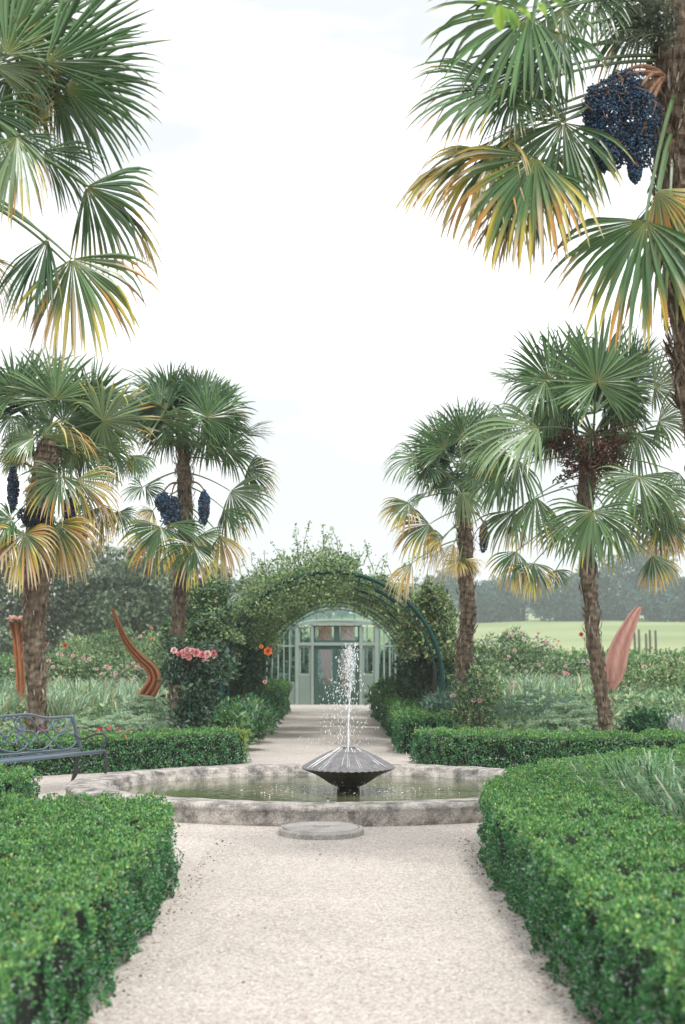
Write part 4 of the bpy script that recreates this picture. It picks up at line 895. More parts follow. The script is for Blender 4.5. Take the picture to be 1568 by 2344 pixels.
# right, leaning
S = cv([(1115, 360, 90, 320, dict(A=150, tilt=12, tone=.15, droop=.0, dy=-.7)), (870, 350, 105, 270, dict(A=75, tilt=12, tone=.12)), (1290, 330, 48, 250, dict(A=60, tilt=25, tone=-.1)), (960, 330, 95, 260, dict(A=60, tilt=20, dy=.3)), (745, 365, 166, 190, dict(A=45, tilt=60, tone=.1)),
 (850, 355, 222, 240, dict(A=75, tilt=35, tone=.2)), (990, 380, 250, 190, dict(A=80, tilt=30)), (815, 595, 196, 400, dict(A=75, tilt=48, tone=.35, droop=.35, dy=-.7)), (620, 830, 205, 230, dict(A=100, tilt=30, tone=.3)), (710, 760, 238, 300, dict(A=75, tilt=25, tone=.15)),
 (690, 1020, 240, 230, dict(A=60, age=.32, tilt=25)), (800, 950, 268, 270, dict(A=60, tilt=35, age=.32, tone=.2)), (790, 1290, 262, 175, dict(A=85, age=.5)), (905, 1325, 285, 100, dict(A=85, age=.3)), (950, 1090, 228, 180, dict(A=90, tilt=20, age=.25)), (700, 1230, 250, 190, dict(A=70, age=.45, tilt=30)),
 (1095, 1022, 266, 285, dict(A=112, tilt=8, age=.22, tone=.1, dy=-.8, at=(1345, 1090))), (1180, 1040, 295, 260, dict(A=80, tilt=25, tone=-.15, dy=-.4)), (1320, 620, 275, 240, dict(A=100, tilt=30, tone=.3)), (1330, 845, 262, 250, dict(A=105, tilt=15, tone=.4, dy=-.6)), (1420, 900, 300, 230, dict(A=80, tilt=30, tone=.2)),
 (1400, 1250, 290, 180, dict(A=60, age=.55)), (1440, 1050, 293, 230, dict(A=85, age=.5, tilt=20)), (1490, 1080, 275, 200, dict(A=60, age=.6)), (1410, 385, 8, 200, dict(A=90, tilt=40, tone=.3)), (1430, 560, -10, 190, dict(A=90, tilt=40, tone=.5)), (1090, 600, 245, 150, dict(A=40, tilt=50)), (1540, 830, 232, 130, dict(A=70, tilt=40)),
 (1230, 430, 320, 190, dict(tilt=50)), (880, 500, 250, 170, dict(tilt=40)), (650, 560, 215, 160, dict(tilt=40, tone=.2, dy=.3)), (1350, 980, 310, 240, dict(tilt=30, age=.3)), (1250, 640, 250, 130, dict(tilt=40)), (600, 700, 190, 200, dict(A=80, tilt=40, tone=.3, droop=.3))], 869.5, 714, .4454, 1.12)
root, P, s = palm('tall leaning fan palm on the right with a brown tangle of dead flower stalks', [(1392, 1690), (1384, 1640), (1370, 1540), (1356, 1440), (1350, 1370), (1346, 1290), (1340, 1180), (1344, 1100), (1350, 1040), (1358, 1000)], [.13, .12, .12, .125, .13, .135, .16, .18, .16, .11], (1362, 930), 24.0, S, 54, fill=18, fillL=.92)
mb = MB()
for i in range(150):
    a = rng.uniform(0, 2 * np.pi); c0 = W(1350, rng.uniform(1010, 1085), 24); e = c0 + np.array([math.cos(a) * rng.uniform(.15, .62), math.sin(a) * .4 - .1, rng.uniform(-.22, .30)])
    mid = (c0 + e) / 2 + np.array([0, 0, rng.uniform(.02, .18)]) + rng.normal(size=3) * .05; k = lerpc([.06, .035, .025], [.22, .12, .07], rng.random())
    mb.tube(bez(c0, mid, e, 8), np.linspace(.014, .008, 8), n=5, c=k); m2 = 8; add_leaves(mb, e + rng.normal(size=(m2, 3)) * .05, rdir(m2), rdir(m2), .09, .03, k, curl=.3)
mb.build('dead_flower_stalks', M_bark, root)

# right foreground palm: the trunk runs up the right edge
S = cv([(860, 60, 222, 470, dict(A=82, tilt=14, tone=.12, droop=.02, dy=-.4, age=.08)), (1010, 40, 262, 300, dict(A=70, tilt=35, tone=.1)), (745, 400, 190, 440, dict(A=55, tilt=30, age=.28, tone=.1, droop=.06)), (790, 420, 245, 270, dict(A=80, tilt=40, tone=-.15)),
 (1020, 555, 140, 235, dict(A=52, tilt=10, age=.15, droop=-.03, bend=0)), (1010, 560, 262, 430, dict(A=75, tilt=20, age=.28, tone=-.05)), (885, 720, 238, 490, dict(A=74, tilt=12, age=.55, tone=.2, dy=-.5, at=(1410, 270))), (690, 640, 217, 500, dict(A=26, tilt=60, age=.5, tone=-.1, K=18, split=.6)), (860, 300, 235, 330, dict(A=80, tilt=20, age=.2, tone=.2)), (960, 700, 285, 300, dict(A=60, tilt=30, age=.75, tone=.2)), (820, 560, 250, 330, dict(A=60, tilt=35, age=.9, split=.2)), (1000, 150, 240, 360, dict(A=80, tilt=25, tone=0)), (780, 820, 262, 330, dict(A=60, tilt=30, age=.85, split=.25)),
 (905, 780, 272, 370, dict(A=70, tilt=28, age=.22, tone=-.2)), (700, 690, 232, 430, dict(A=75, tilt=40, age=.68, tone=.1)), (760, 640, 255, 300, dict(A=70, tilt=50, age=.8, tone=.2)), (1385, 1010, 256, 520, dict(A=78, tilt=12, age=.34, tone=-.1, dy=-.6, at=(1545, 210))),
 (1440, 870, 300, 300, dict(A=60, tilt=40, age=.88, tone=.4, dy=-.7)), (1500, 900, 278, 560, dict(A=75, tilt=25, age=.42, tone=.1)), (1000, 260, 225, 130, dict(tilt=40, tone=-.1)), (1150, -30, 250, 300, dict(tilt=30)), (900, -60, 170, 420, dict(tilt=30, tone=.1)), (1300, -100, 100, 400, dict(tilt=20)), (1750, 300, -40, 400, dict(tilt=30)), (1700, 0, 30, 400, dict(tilt=30)),
 (1450, 880, 262, 330, dict(A=40, tilt=60, age=.15)), (830, 900, 250, 330, dict(A=60, tilt=40, age=.7, tone=.2))], 783.5, 0, .5003, 1.12)
root, P, s = palm('big near fan palm at the right edge with a huge blue black fruit cluster', [(1720, 1950), (1690, 1500), (1630, 1100), (1592, 900), (1569, 760), (1552, 560), (1540, 380), (1545, 250), (1548, 120), (1548, -60)], [.15, .13, .13, .14, .13, .15, .16, .17, .19, .19], (1548, -40), 11.0, S, 55, fill=5, fillL=.7, shards=1300)
f_ = berries(root, [(W(1395, 270, 10.7), (.14, .15, .26)), (W(1465, 265, 10.7), (.15, .15, .22)), (W(1430, 210, 10.75), (.15, .13, .16)), (W(1390, 345, 10.7), (.13, .12, .16)), (W(1450, 335, 10.7), (.15, .12, .15)), (W(1360, 375, 10.7), (.045, .05, .12)), (W(1452, 385, 10.7), (.05, .05, .1)), (W(1360, 255, 10.75), (.09, .1, .2))], 1300, .3, W(1520, 175, 10.9), rb=.0085, st=(.36, .21, .13))
mb = MB()          # greyish green flower panicle under the crown
for i in range(70):
    a0 = W(1530, 90, 10.9); e = W(rng.uniform(1345, 1540), rng.uniform(-60, 100), 10.6 + rng.random() * .4); mb.tube(bez(a0, (a0 + e) / 2 + [0, 0, .1], e, 7), np.linspace(.010, .002, 7), n=4, c=(.14, .18, .10))
    m2 = 60; t = rng.uniform(.35, 1, m2)[:, None]; add_leaves(mb, a0 + (e - a0) * t + rng.normal(size=(m2, 3)) * .035, rdir(m2) - Z_ * .6, rdir(m2), .03, .010, pal([(.10, .14, .09), (.06, .09, .06), (.16, .17, .11)], (2, 2, 1), m2), oval=False)
mb.build('flower_panicle', M_palm, root)
# left foreground palm: only its fronds reach into view
S = cv([(30, 250, 52, 560, dict(A=60, tilt=14, tone=.1, droop=.02)), (210, 285, 22, 500, dict(A=52, tilt=20, tone=.0, droop=.03, dy=-.5)), (300, 400, -8, 440, dict(A=60, tilt=25, tone=.0, droop=.1)), (250, 430, -52, 340, dict(A=60, tilt=40, tone=-.1)), (-30, 300, 8, 270, dict(A=60, tilt=30, tone=.7, age=.25)),
 (80, 615, 52, 280, dict(A=40, tilt=55, age=.6, tone=.2)), (80, 625, 258, 400, dict(A=62, tilt=18, age=.42, tone=.35, dy=-.5)), (90, 620, -35, 240, dict(A=40, tilt=40)), (200, 690, -38, 320, dict(A=55, tilt=45, tone=-.1, age=.12)), (395, 855, -58, 430, dict(A=80, tilt=42, age=.32, dy=-.4, at=(-80, 300))),
 (400, 850, -40, 500, dict(A=22, tilt=75, age=.5, K=14, at=(-80, 300))), (220, 1095, 255, 380, dict(A=52, tilt=35, age=.2, tone=-.1, at=(-80, 420))), (330, 1185, 286, 440, dict(A=85, tilt=12, age=.55, tone=.15, dy=-.5, at=(-80, 440))), (300, 1200, 262, 440, dict(A=40, tilt=55, age=.95, tone=.3, at=(-80, 440), split=.2)), (-70, 1180, 300, 330, dict(A=60, age=.9, tilt=40, split=.2)),
 (10, 120, 80, 330, dict(A=80, tilt=25)), (-80, 500, 300, 350, dict(A=80, tilt=30)), (100, 330, -70, 250, dict(tilt=50, tone=-.2)), (-250, 200, 120, 500, dict(tilt=20)), (-300, 500, 220, 450, dict(tilt=20, age=.3))], 0, 0, .4997, 1.08)
root, P, s = palm('near fan palm outside the left edge, its green and yellow fronds reaching in', [(-120, 1950), (-110, 1500), (-90, 1100), (-75, 760), (-70, 500), (-66, 250), (-66, 120)], [.15, .13, .14, .15, .17, .19, .16], (-66, 130), 11.0, S, 56, fill=5, fillL=.7, shards=500)

# ------------------------------------------------------------------ trees beyond the garden
def tree(name, c, H, Rc, n, leaf, label, group, seed, C, wts, lobes=14, low=.12, thin=1.0):
    x, y = c; z0 = float(height(x, y)); root = empty(name, (x, y, z0 - .1), label, 'tree', group)
    r_ = random.Random(seed); rg = np.random.default_rng(seed)
    wood = MB(); P = np.array([[x + math.sin(t * 3 + seed) * .25 * t, y, z0 - .2 + H * .78 * t] for t in np.linspace(0, 1, 9)])
    wood.tube(P, np.linspace(H * .035, H * .006, 9), n=8)
    mb = MB(); L_ = []
    for i in range(lobes):
        a = rg.uniform(0, 6.283); v = (i + .5) / lobes; zz = low + (.95 - low) * v; prof = math.sqrt(max(.06, 1 - ((zz - .42) / .62) ** 2)); rr = Rc * prof * rg.uniform(.35, .8)
        cc = np.array([x + math.cos(a) * rr, y + math.sin(a) * rr, z0 + H * zz]); rad = Rc * rg.uniform(.30, .50) * (.65 + .4 * prof); L_.append((cc, rad))
        s_ = P[min(8, int(zz * 8))]; wood.tube([s_, (s_ + cc) / 2 + rg.normal(size=3) * Rc * .06, cc], [H * .012, H * .008, H * .003], n=5)
    for cc, rad in L_:
        k = int(n / lobes); d = norm(rg.normal(size=(k, 3))); q = d * 2.2 + cc * .37; rr = (.6 + .4 * rg.random(k) ** .5) * (1 + (vnoise(q, seed) - .5) * .9 + (vnoise(q * 3, seed + 1) - .5) * .45)
        Pq = cc + d * rr[:, None] * rad * np.array([1, 1, .78]); kp = vnoise(Pq / (leaf * 3.5), seed + 4) > .36 * thin; Pq = Pq[kp]; nb = d[kp]
        tone = np.clip(vnoise(Pq / (Rc * .25), seed + 8), 0, 1)
        cloud_leaves(mb, Pq, leaf, np.clip(pal(C, wts, len(Pq)) * (.75 + .5 * tone)[:, None], 0, 1), asp=.62, oval=False, nb=nb)
    mb.build('crown', M_leaf, root); wood.build('trunk', M_wood, root)
OAK = [(.06, .10, .06), (.11, .165, .095), (.17, .23, .14), (.27, .33, .21)]
far = [('leftmost dark oak beyond the rose beds, cut by the left edge', -26, 82, 8.2, 5.2), ('grey green oak beyond the rose beds behind the stout palm trunk', -18.8, 84, 8.4, 4.8), ('tallest oak of the group, seen between the two left palms', -14.5, 88, 8.9, 4.6),
       ('oak between the hooked sculpture tip and the slim left palm', -11.2, 82, 7.0, 3.7), ('lower oak behind the slim left palm', -8.2, 86, 6.4, 3.6), ('round oak half hidden by the left flank of the pergola', -5.2, 90, 6.2, 3.2), ('low oak seen under the crown of the stout palm, left of the sculpture', -21.8, 76, 6.2, 3.9)]
for i, (lb, x, y, H_, R2) in enumerate(far):
    tree('oak_tree', (x, y), H_, R2, 17000, .26, lb, 'oaks beyond the rose beds', 100 + i, OAK, (3, 4, 3, 1.2), lobes=22, low=.02)
WOOD = [(.018, .065, .062), (.04, .115, .095), (.09, .18, .14)]  # blue cast of distant haze put into the leaf colours
lbw = ['dark tree at the left end of the far wood, above the climbing rose', 'far tree just right of the slim right palm trunk', 'far tree in the blue wood, third from the left', 'broad far tree in the middle of the hill wood', 'far tree in the blue wood left of the leaning trunk', 'round far tree behind the leaning palm trunk', 'highest domed far tree just right of the leaning trunk', 'far tree sloping down right of the domed one', 'low far tree above the pink sculpture tip', 'far tree left of the open hillside meadow', 'far tree at the right edge of the wood', 'tall far tree cut by the right edge', 'small pale far tree under the wood at the right', 'far tree outside the right end of the wood', 'low bush like far tree at the foot of the wood']
spec = [(24, 345, 15, 9), (33, 350, 14, 9), (41, 352, 13, 8), (50, 345, 13, 9), (57, 350, 13, 8), (63, 348, 15, 8), (70, 352, 18, 9), (76, 356, 16, 8), (66, 335, 8, 6), (84, 395, 11, 8), (90, 345, 12, 8), (98, 352, 17, 10), (86, 338, 8, 5), (108, 352, 16, 10), (75, 330, 6, 5)]
for i, (x, y, H_, R2) in enumerate(spec):
    tree('woodland_tree', (x, y), H_ * (.70, .60, .78, .64, .74, .90, 1.0, .78, .7, .62, .66, .98, .7, .8, .7)[i], R2, 6500, .72, lbw[i], 'far wood on the hill', 200 + i, WOOD, (3, 3, 1.6), lobes=13, low=.02, thin=.6)
# wooded ridge reading as one mass
mb = MB(); n_ = 15000; x = rng.uniform(-260, 420, n_); y = rng.uniform(620, 700, n_); z = height(x, y) + rng.random(n_) ** .7 * (5 + 5 * vnoise(np.stack([x / 22, y / 60, x * 0], 1), 4)); 
cloud_leaves(mb, np.stack([x, y, z], 1), 3.4, pal(WOOD, (2, 3, 2), n_), asp=.7, oval=False)
tag(mb.build('distant_woodland', M_leaf), 'distant woodland along the ridge behind the fields', 'woodland', kind='stuff')
# field posts
for i, (px, top) in enumerate(((1452, 1447), (1462, 1440), (1478, 1449), (1487, 1441), (1500, 1442))):
    Y = 150; p = W(px, 1470, Y); z0 = float(height(p[0], Y)); zt_ = W(px, top, Y)[2]; mb = MB()
    mb.tube([[p[0], Y, z0 - .3], [p[0] + .04, Y, (z0 + zt_) / 2], [p[0] + .02, Y, zt_ - .06], [p[0] + .02, Y, zt_]], [.12, .115, .11, .07], n=8)
    tag(mb.build('field_post', M_wood, loc=(p[0], Y, z0)), ['leftmost weathered post of the row in the far field', 'second weathered field post from the left, taller than its neighbours', 'short middle post of the row in the far field', 'fourth field post from the left, standing close to the middle one', 'rightmost weathered post of the row in the far field'][i], 'post', 'posts in the far field')
# clipped hedges at the back of the garden
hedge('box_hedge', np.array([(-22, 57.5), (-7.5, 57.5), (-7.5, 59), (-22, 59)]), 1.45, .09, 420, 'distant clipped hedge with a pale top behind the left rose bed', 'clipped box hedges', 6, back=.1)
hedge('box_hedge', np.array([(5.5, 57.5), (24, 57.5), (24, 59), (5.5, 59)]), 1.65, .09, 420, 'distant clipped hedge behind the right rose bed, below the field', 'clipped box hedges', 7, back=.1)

# ------------------------------------------------------------------ beds
def blades(name, regions, n, h, wd, C, wts, label, cat, kind=None, spread=.35, loc=None, droop=.25, group=None):
    mb = MB(); P = []
    for (x0, x1, y0, y1) in regions:
        k = int(n / len(regions)); x = rng.uniform(x0, x1, k * 2); y = rng.uniform(y0, y1, k * 2); m_ = vnoise(np.stack([x * .8, y * .5, x * 0], 1), 12) > .36; P.append(np.stack([x[m_], y[m_]], 1)[:k])
    P = np.concatenate(P); k = len(P); z = height(P[:, 0], P[:, 1]); B = np.stack([P[:, 0], P[:, 1], z], 1)
    hh = h * rng.uniform(.55, 1.15, k) * (.7 + .6 * vnoise(B * 1.1, 6)); a = rng.uniform(0, 6.283, k); ln = rng.uniform(0, spread, k)
    H_ = np.stack([np.cos(a) * ln, np.sin(a) * ln, np.ones(k)], 1); S = np.stack([-np.sin(a), np.cos(a), 0 * a], 1); S = norm(S + rng.normal(size=(k, 3)) * .4 * [1, 1, 0]) * (wd / 2)
    Hd = H_ * hh[:, None]; out_ = np.stack([np.cos(a), np.sin(a), 0 * a], 1) * (hh * droop)[:, None]
    m1, m2_, tp = B + Hd * .45 + out_ * .15, B + Hd * .8 + out_ * .55, B + Hd * (1 - droop * .35) + out_ * 1.3
    V = np.stack([B - S, B + S, m1 - S, m1 + S, m2_ - S * .7, m2_ + S * .7, tp], 1).reshape(-1, 3); i = np.arange(k)[:, None] * 7
    c = pal(C, wts, k); mb.add(V, q=np.concatenate([i + [0, 1, 3, 2], i + [2, 3, 5, 4]]), t=i + [4, 5, 6], c=np.repeat(c, 7, 0))
    o = mb.build(name, M_leaf, loc=loc); return tag(o, label, cat, group, kind)
IRIS = [(.24, .40, .24), (.36, .50, .32), (.48, .56, .38), (.18, .32, .18), (.54, .52, .24)]
blades('iris_foliage', [(-16, -6, 36, 47), (-13, -3.2, 32, 38), (-9, -5.2, 29.5, 33)], 14000, .75, .030, IRIS, (3, 4, 3, 2, .7), 'pale sword leaved iris foliage filling the left bed', 'iris foliage', 'stuff')
blades('iris_foliage', [(3.4, 9, 32, 42), (6.5, 15, 36, 48)], 9000, .85, .030, IRIS, (3, 4, 3, 3, .9), 'pale sword leaved iris foliage in the right bed', 'iris foliage', 'stuff')
# low ground cover
def cover(name, regions, n, h, leaf, C, wts, label, cat, seed):
    mb = MB()
    for (x0, x1, y0, y1) in regions:
        k = int(n / len(regions)); x = rng.uniform(x0, x1, k); y = rng.uniform(y0, y1, k); nzv = vnoise(np.stack([x * 1.1, y * .8, x * 0], 1), seed); m_ = nzv > .33; x, y, nzv = x[m_], y[m_], nzv[m_]
        z = height(x, y) + rng.random(len(x)) ** .6 * h * np.clip((nzv - .3) * 2.6, .1, 1.2); cloud_leaves(mb, np.stack([x, y, z], 1), leaf, pal(C, wts, len(x)), up=.5)
    return tag(mb.build(name, M_leaf), label, cat, kind='stuff')
GC = [(.12, .24, .11), (.21, .35, .17), (.32, .46, .26), (.42, .52, .30), (.12, .21, .14)]
cover('ground_cover', [(-16, -2.6, 25.5, 56), (-10, -2.4, 25, 36)], 30000, .45, .11, GC, (2, 3, 3, 2, 1), 'mixed low perennials covering the left bed', 'ground cover', 21)
cover('ground_cover', [(2.2, 18, 26, 56), (2.4, 9, 25, 36)], 30000, .5, .11, GC, (2, 3, 3, 2, 1), 'mixed low perennials covering the right bed', 'ground cover', 22)
# rose bushes
def rose(px, py, Y, h, r, label, blo, cols, seed, n=2200, leaf=.085, br=.066, C=CLIMB, wts=(3, 4, 3, 2, .8, .3), group='rose bushes in the beds'):
    p = W(px, py, Y); z0 = float(height(p[0], Y)); c = (p[0], Y, z0 + h * .52)
    root = shrub('rose_bush', c, (r, r * .9, h * .5), n, leaf, label, 'rose bush', group, seed, C=C, wts=wts, lump=.55, shell=.35, subs=3)
    pts = []
    for i in range(blo):
        d = rdir(1)[0]; d[1] = -abs(d[1]) * .8; d[2] = abs(d[2]) * .9 + .1; d = norm(d); pts.append(np.array(c) + d * np.array([r, r * .9, h * .52]) * rng.uniform(.9, 1.15))
    blooms_on(root, pts, br, cols); return root
rose(72, 1500, 41, 1.35, 1.0, 'rose bush with pale pink blooms at the left edge under the steel trumpet', 14, PALE, 1)
rose(165, 1500, 43, 1.35, 1.0, 'rose bush with blush blooms just right of the stout palm trunk', 12, PALE, 2)
rose(225, 1500, 44, 1.25, 1.0, 'rose bush with blush and white blooms left of the hooked sculpture', 14, PALE + WHITE, 3)
rose(300, 1500, 50, 2.0, 1.8, 'large dark rose bush behind the hooked sculpture', 7, WHITE, 4, n=4200)
rose(222, 1470, 54, 1.9, 1.4, 'pale green rose bush with few white blooms left behind the sculpture', 4, WHITE, 5, n=3500, wts=(1, 2, 3, 4, 3, .3))
rose(280, 1500, 40, 1.1, .75, 'rose bush with pale pink blooms clustered below the sculpture blade', 20, PALE, 6, n=1500)
rose(375, 1480, 47, 2.0, 1.5, 'tall green rose bush between the sculpture and the slim left palm', 3, WHITE, 7, n=3800, wts=(2, 3, 3, 3, 1, .3))
rose(430, 1450, 42, 2.3, 1.5, 'tall loose bush behind the slim left palm trunk', 3, [(.8, .35, .15)], 8, n=4200)
rose(30, 1540, 38, 1.0, .8, 'low rose bush with white blooms in the left corner of the bed', 8, PALE, 9, n=1300)
rose(1185, 1500, 46, 1.95, 1.5, 'wide rose bush with blush and white blooms between the right palm trunks', 26, PALE + WHITE, 10, n=5200)
rose(1120, 1500, 42, 1.3, .9, 'rose bush with cream blooms right of the slim right palm trunk', 14, PALE, 11)
rose(1265, 1520, 44, 1.1, .9, 'rose bush with white and pink blooms left of the leaning trunk', 16, WHITE + PINK, 12)
rose(1100, 1560, 33, 1.1, .7, 'low pale rose bush beside the slim right palm trunk', 9, PALE, 13, n=1600, wts=(1, 2, 4, 3, 2, .3))
rose(1545, 1500, 42, 1.35, .9, 'rose bush with pink blooms at the right edge', 20, PALE + PINK, 14)
rose(1470, 1520, 46, 1.05, 1.1, 'rose bush with salmon blooms right of the pink sculpture', 14, PALE, 15)
rose(1345, 1500, 48, 1.1, 1.2, 'rose bush behind the leaning palm trunk', 10, WHITE, 16, n=3000)
rose(1500, 1570, 36, 1.2, 1.6, 'wide pale green bush in front of the pink sculpture', 2, WHITE, 17, n=4200, wts=(1, 2, 4, 4, 2.5, .2))
rose(1030, 1520, 50, 1.6, 1.2, 'rose bush at the end of the right flank, beyond the pergola', 5, PALE, 18, n=2400)
for i, (px, py, Y, cc, lb) in enumerate([(311, 1499, 40, (.75, .03, .015), 'single bright red bloom below the sculpture blade'), (136, 1478, 42, (.60, .10, .02), 'orange red blooms right of the stout palm trunk'), (1338, 1453, 44, (.72, .09, .02), 'orange red blooms left of the leaning trunk')]):
    p = W(px, py, Y); z0 = float(height(p[0], Y)); root = empty('flower_stem', (p[0], Y, z0), lb, 'flower', 'single red flowers')
    sm = MB(); sm.tube([(p[0], Y, z0), (p[0] + .03, Y, (z0 + p[2]) / 2), p], [.012, .01, .007], n=5, c=(.1, .2, .08)); add_leaves(sm, np.array([p] * 8) - [[0, 0, .1 * j + .05] for j in range(8)], rdir(8), rdir(8), .1, .05, np.array([.08, .18, .07])); sm.build('stem', M_leaf, root)
    blooms_on(root, [p] if i == 0 else [p + rng.normal(size=3) * [.3, .1, .06] for _ in range(3)], .075, [cc])
# standard rose with the big pink heads and its green stake
Yr = 24.3; cr_ = W(440, 1520, Yr)
root = empty('standard_rose', (cr_[0], Yr, 0), 'standard rose with large salmon pink heads beside the slim left palm trunk', 'rose bush')
mb = MB(); 
for dx, dz, k in ((0, .02, 1000), (.22, -.2, 700), (-.2, -.25, 650), (.05, -.5, 650), (-.2, .14, 260), (.34, .12, 300), (.15, -.75, 500), (-.12, -.8, 420), (.42, -.15, 260), (-.02, -1.0, 300)):
    P = blob(k, cr_ + [dx, 0, dz], (.27, .26, .27), int(k / 10), .2, 1.0); cloud_leaves(mb, P, .08, pal([(.035, .085, .045), (.06, .12, .07), (.10, .17, .11), (.16, .23, .17)], (3, 4, 2, 1.3), len(P)), asp=.6)
mb.build('foliage', M_leaf, root)
heads = [(398, 1489), (414, 1497), (424, 1503), (420, 1494), (434, 1506), (429, 1489), (440, 1491), (450, 1495), (464, 1499), (476, 1498), (486, 1501), (478, 1508), (470, 1512), (490, 1495), (428, 1500)]
blooms_on(root, [W(a, b, Yr - .25) for a, b in heads for _ in (0,)] + [W(a, b, Yr) for a, b in heads[:5]], .07, PINK)
sm = MB()
for a, b in heads: sm.tube([W(440, 1560, Yr), (W(440, 1540, Yr) + W(a, b, Yr - .25)) / 2, W(a, b, Yr - .25)], [.012, .009, .006], n=4)
sm.tube([(cr_[0], Yr, 0), (cr_[0] + .02, Yr, .6), W(440, 1560, Yr)], .02, n=6); sm.build('stems', M_wood, root)
p = W(434, 1650, Yr - .1); mb = MB(); mb.tube([(p[0], Yr - .1, 0), (p[0], Yr - .1, 1.0), (p[0] + .003, Yr - .1, 1.03)], [.016, .016, .004], n=8)
tag(mb.build('plant_stake', M_greenpole, loc=(p[0], Yr - .1, 0)), 'thin dark green stake under the standard rose', 'stake')
p = W(1101, 1640, 27); mb = MB(); mb.tube([(p[0], 27, 0), (p[0] + .01, 27, .85), (p[0] + .012, 27, .87)], [.02, .018, .008], n=8)
tag(mb.build('plant_stake', M_cane, loc=(p[0], 27, 0)), 'light bamboo cane right of the slim right palm trunk', 'stake')
# small bush around the slim right palm
rose(1085, 1560, 25.6, 1.25, .42, 'small grey green rose bush growing round the slim right palm trunk', 4, PALE, 19, n=1300, leaf=.06, br=.05)
# sedum mounds
SED = [(.36, .50, .32), (.46, .58, .40), (.28, .42, .25)]
def sedum(px, Y, r, h, label, seed, C=SED):
    p = W(px, 1640, Y); z0 = float(height(p[0], Y)); root = empty('sedum', (p[0], Y, z0), label, 'sedum', 'sedum clumps'); mb = MB(); k = int(50 * r / .5)
    for i in range(k):
        a = rng.uniform(0, 6.283); q = rng.random() ** .5; c = np.array([p[0] + math.cos(a) * r * q, Y + math.sin(a) * r * q, z0 + h * (1 - .45 * q * q) * rng.uniform(.85, 1.05)])
        m2 = 90; d = rdir(m2); d[:, 2] = abs(d[:, 2]) * .6; cloud_leaves(mb, c + d * np.array([.085, .085, .05]), .028, pal(C, (3, 3, 2), m2), up=.9, asp=.9, oval=False)
    mb.build('flower_heads', M_leaf, root); P = blob(900, (p[0], Y, z0 + h * .35), (r * .95, r * .95, h * .55), seed, .4, .3); mb = MB(); cloud_leaves(mb, P, .07, pal([(.15, .26, .15), (.22, .34, .2)], (1, 1), len(P))); mb.build('foliage', M_leaf, root)
sedum(215, 24.6, .45, .64, 'pale green sedum clump right above the bench armrest', 1); sedum(290, 25.2, .75, .68, 'wide pale sedum clump between bench and slim left palm', 2)
sedum(335, 27, .6, .9, 'sedum clump at the foot of the hooked sculpture', 3); sedum(1235, 26.6, .95, 1.05, 'grey green sedum mound left of the leaning trunk', 4, [(.22, .34, .24), (.30, .42, .30), (.16, .27, .18)])
sedum(1315, 25.6, .7, .85, 'pale sedum mound touching the leaning palm trunk', 5); sedum(1270, 24.8, .5, .68, 'small sedum clump between the two mounds on the right', 6)
# silver leaved clump on the right, and greenery by it
blades('lavender_clump', [(5.2, 7.4, 24.6, 26.2)], 2600, .62, .016, [(.42, .45, .45), (.50, .50, .52), (.30, .36, .34)], (2, 2, 1), 'silver grey leaved clump behind the hedge at the right edge', 'lavender', None, loc=(6, 25, 0))
shrub('dahlia', (4.95, 25.6, .38), (.42, .4, .36), 800, .1, 'dark green leafy plant right of the leaning palm trunk', 'plant', 'bed plants', 5, C=[(.02, .09, .03), (.04, .14, .05)], wts=(1, 1))
blades('lavender_clump', [(-3.9, -3.0, 24.6, 26.0), (-2.6, -1.9, 24.8, 26.2)], 1800, .50, .014, [(.26, .32, .28), (.34, .38, .36), (.2, .27, .2)], (2, 2, 1), 'grey green fine leaved clump left of the slim left palm trunk', 'lavender', None, loc=(-3, 25, 0))
mb = MB(); k = 50; P = np.stack([rng.uniform(-4.45, -3.05, k), rng.uniform(21.9, 22.8, k) + .0, rng.uniform(.45, .62, k)], 1); P = P[(P[:, 0] > -3.75) | (rng.random(k) < .4)]
cloud_leaves(mb, P, .07, pal([(.42, .02, .03), (.55, .05, .05), (.3, .03, .04)], (2, 2, 1), len(P))); tag(mb.build('red_foliage', M_leaf, loc=(-3.6, 22.3, 0)), 'small red leaved plant seen behind the bench armrest', 'plant')

# ------------------------------------------------------------------ planting along the walk
PEO = [(.03, .11, .045), (.055, .17, .065), (.10, .24, .09), (.20, .32, .12), (.13, .20, .15)]
shrub('peony_bush', (-1.95, 27.2, .36), (.62, .85, .40), 4200, .13, 'glossy broad leaved peony bush at the left edge of the walk', 'peony', 'shrubs along the walk', 41, C=PEO, wts=(2, 3, 3, 1.5, 1.5), asp=.36, shell=.4)
shrub('peony_bush', (-2.1, 25.6, .33), (.62, .7, .38), 3000, .11, 'light green leafy bush behind the end of the left hedge', 'peony', 'shrubs along the walk', 42, C=PEO, wts=(1, 2, 3, 3, 1), asp=.4)
shrub('peony_bush', (-1.95, 29.6, .40), (.6, 1.1, .46), 3600, .12, 'second broad leaved bush along the left of the walk', 'peony', 'shrubs along the walk', 43, C=PEO, wts=(3, 3, 2, 1, 1.4), asp=.36)
shrub('peony_bush', (-2.0, 33.5, .42), (.6, 1.6, .5), 3600, .12, 'third bush along the left of the walk, at the foot of the arch', 'peony', 'shrubs along the walk', 44, C=PEO, wts=(3, 3, 2, 1, .6), asp=.4)
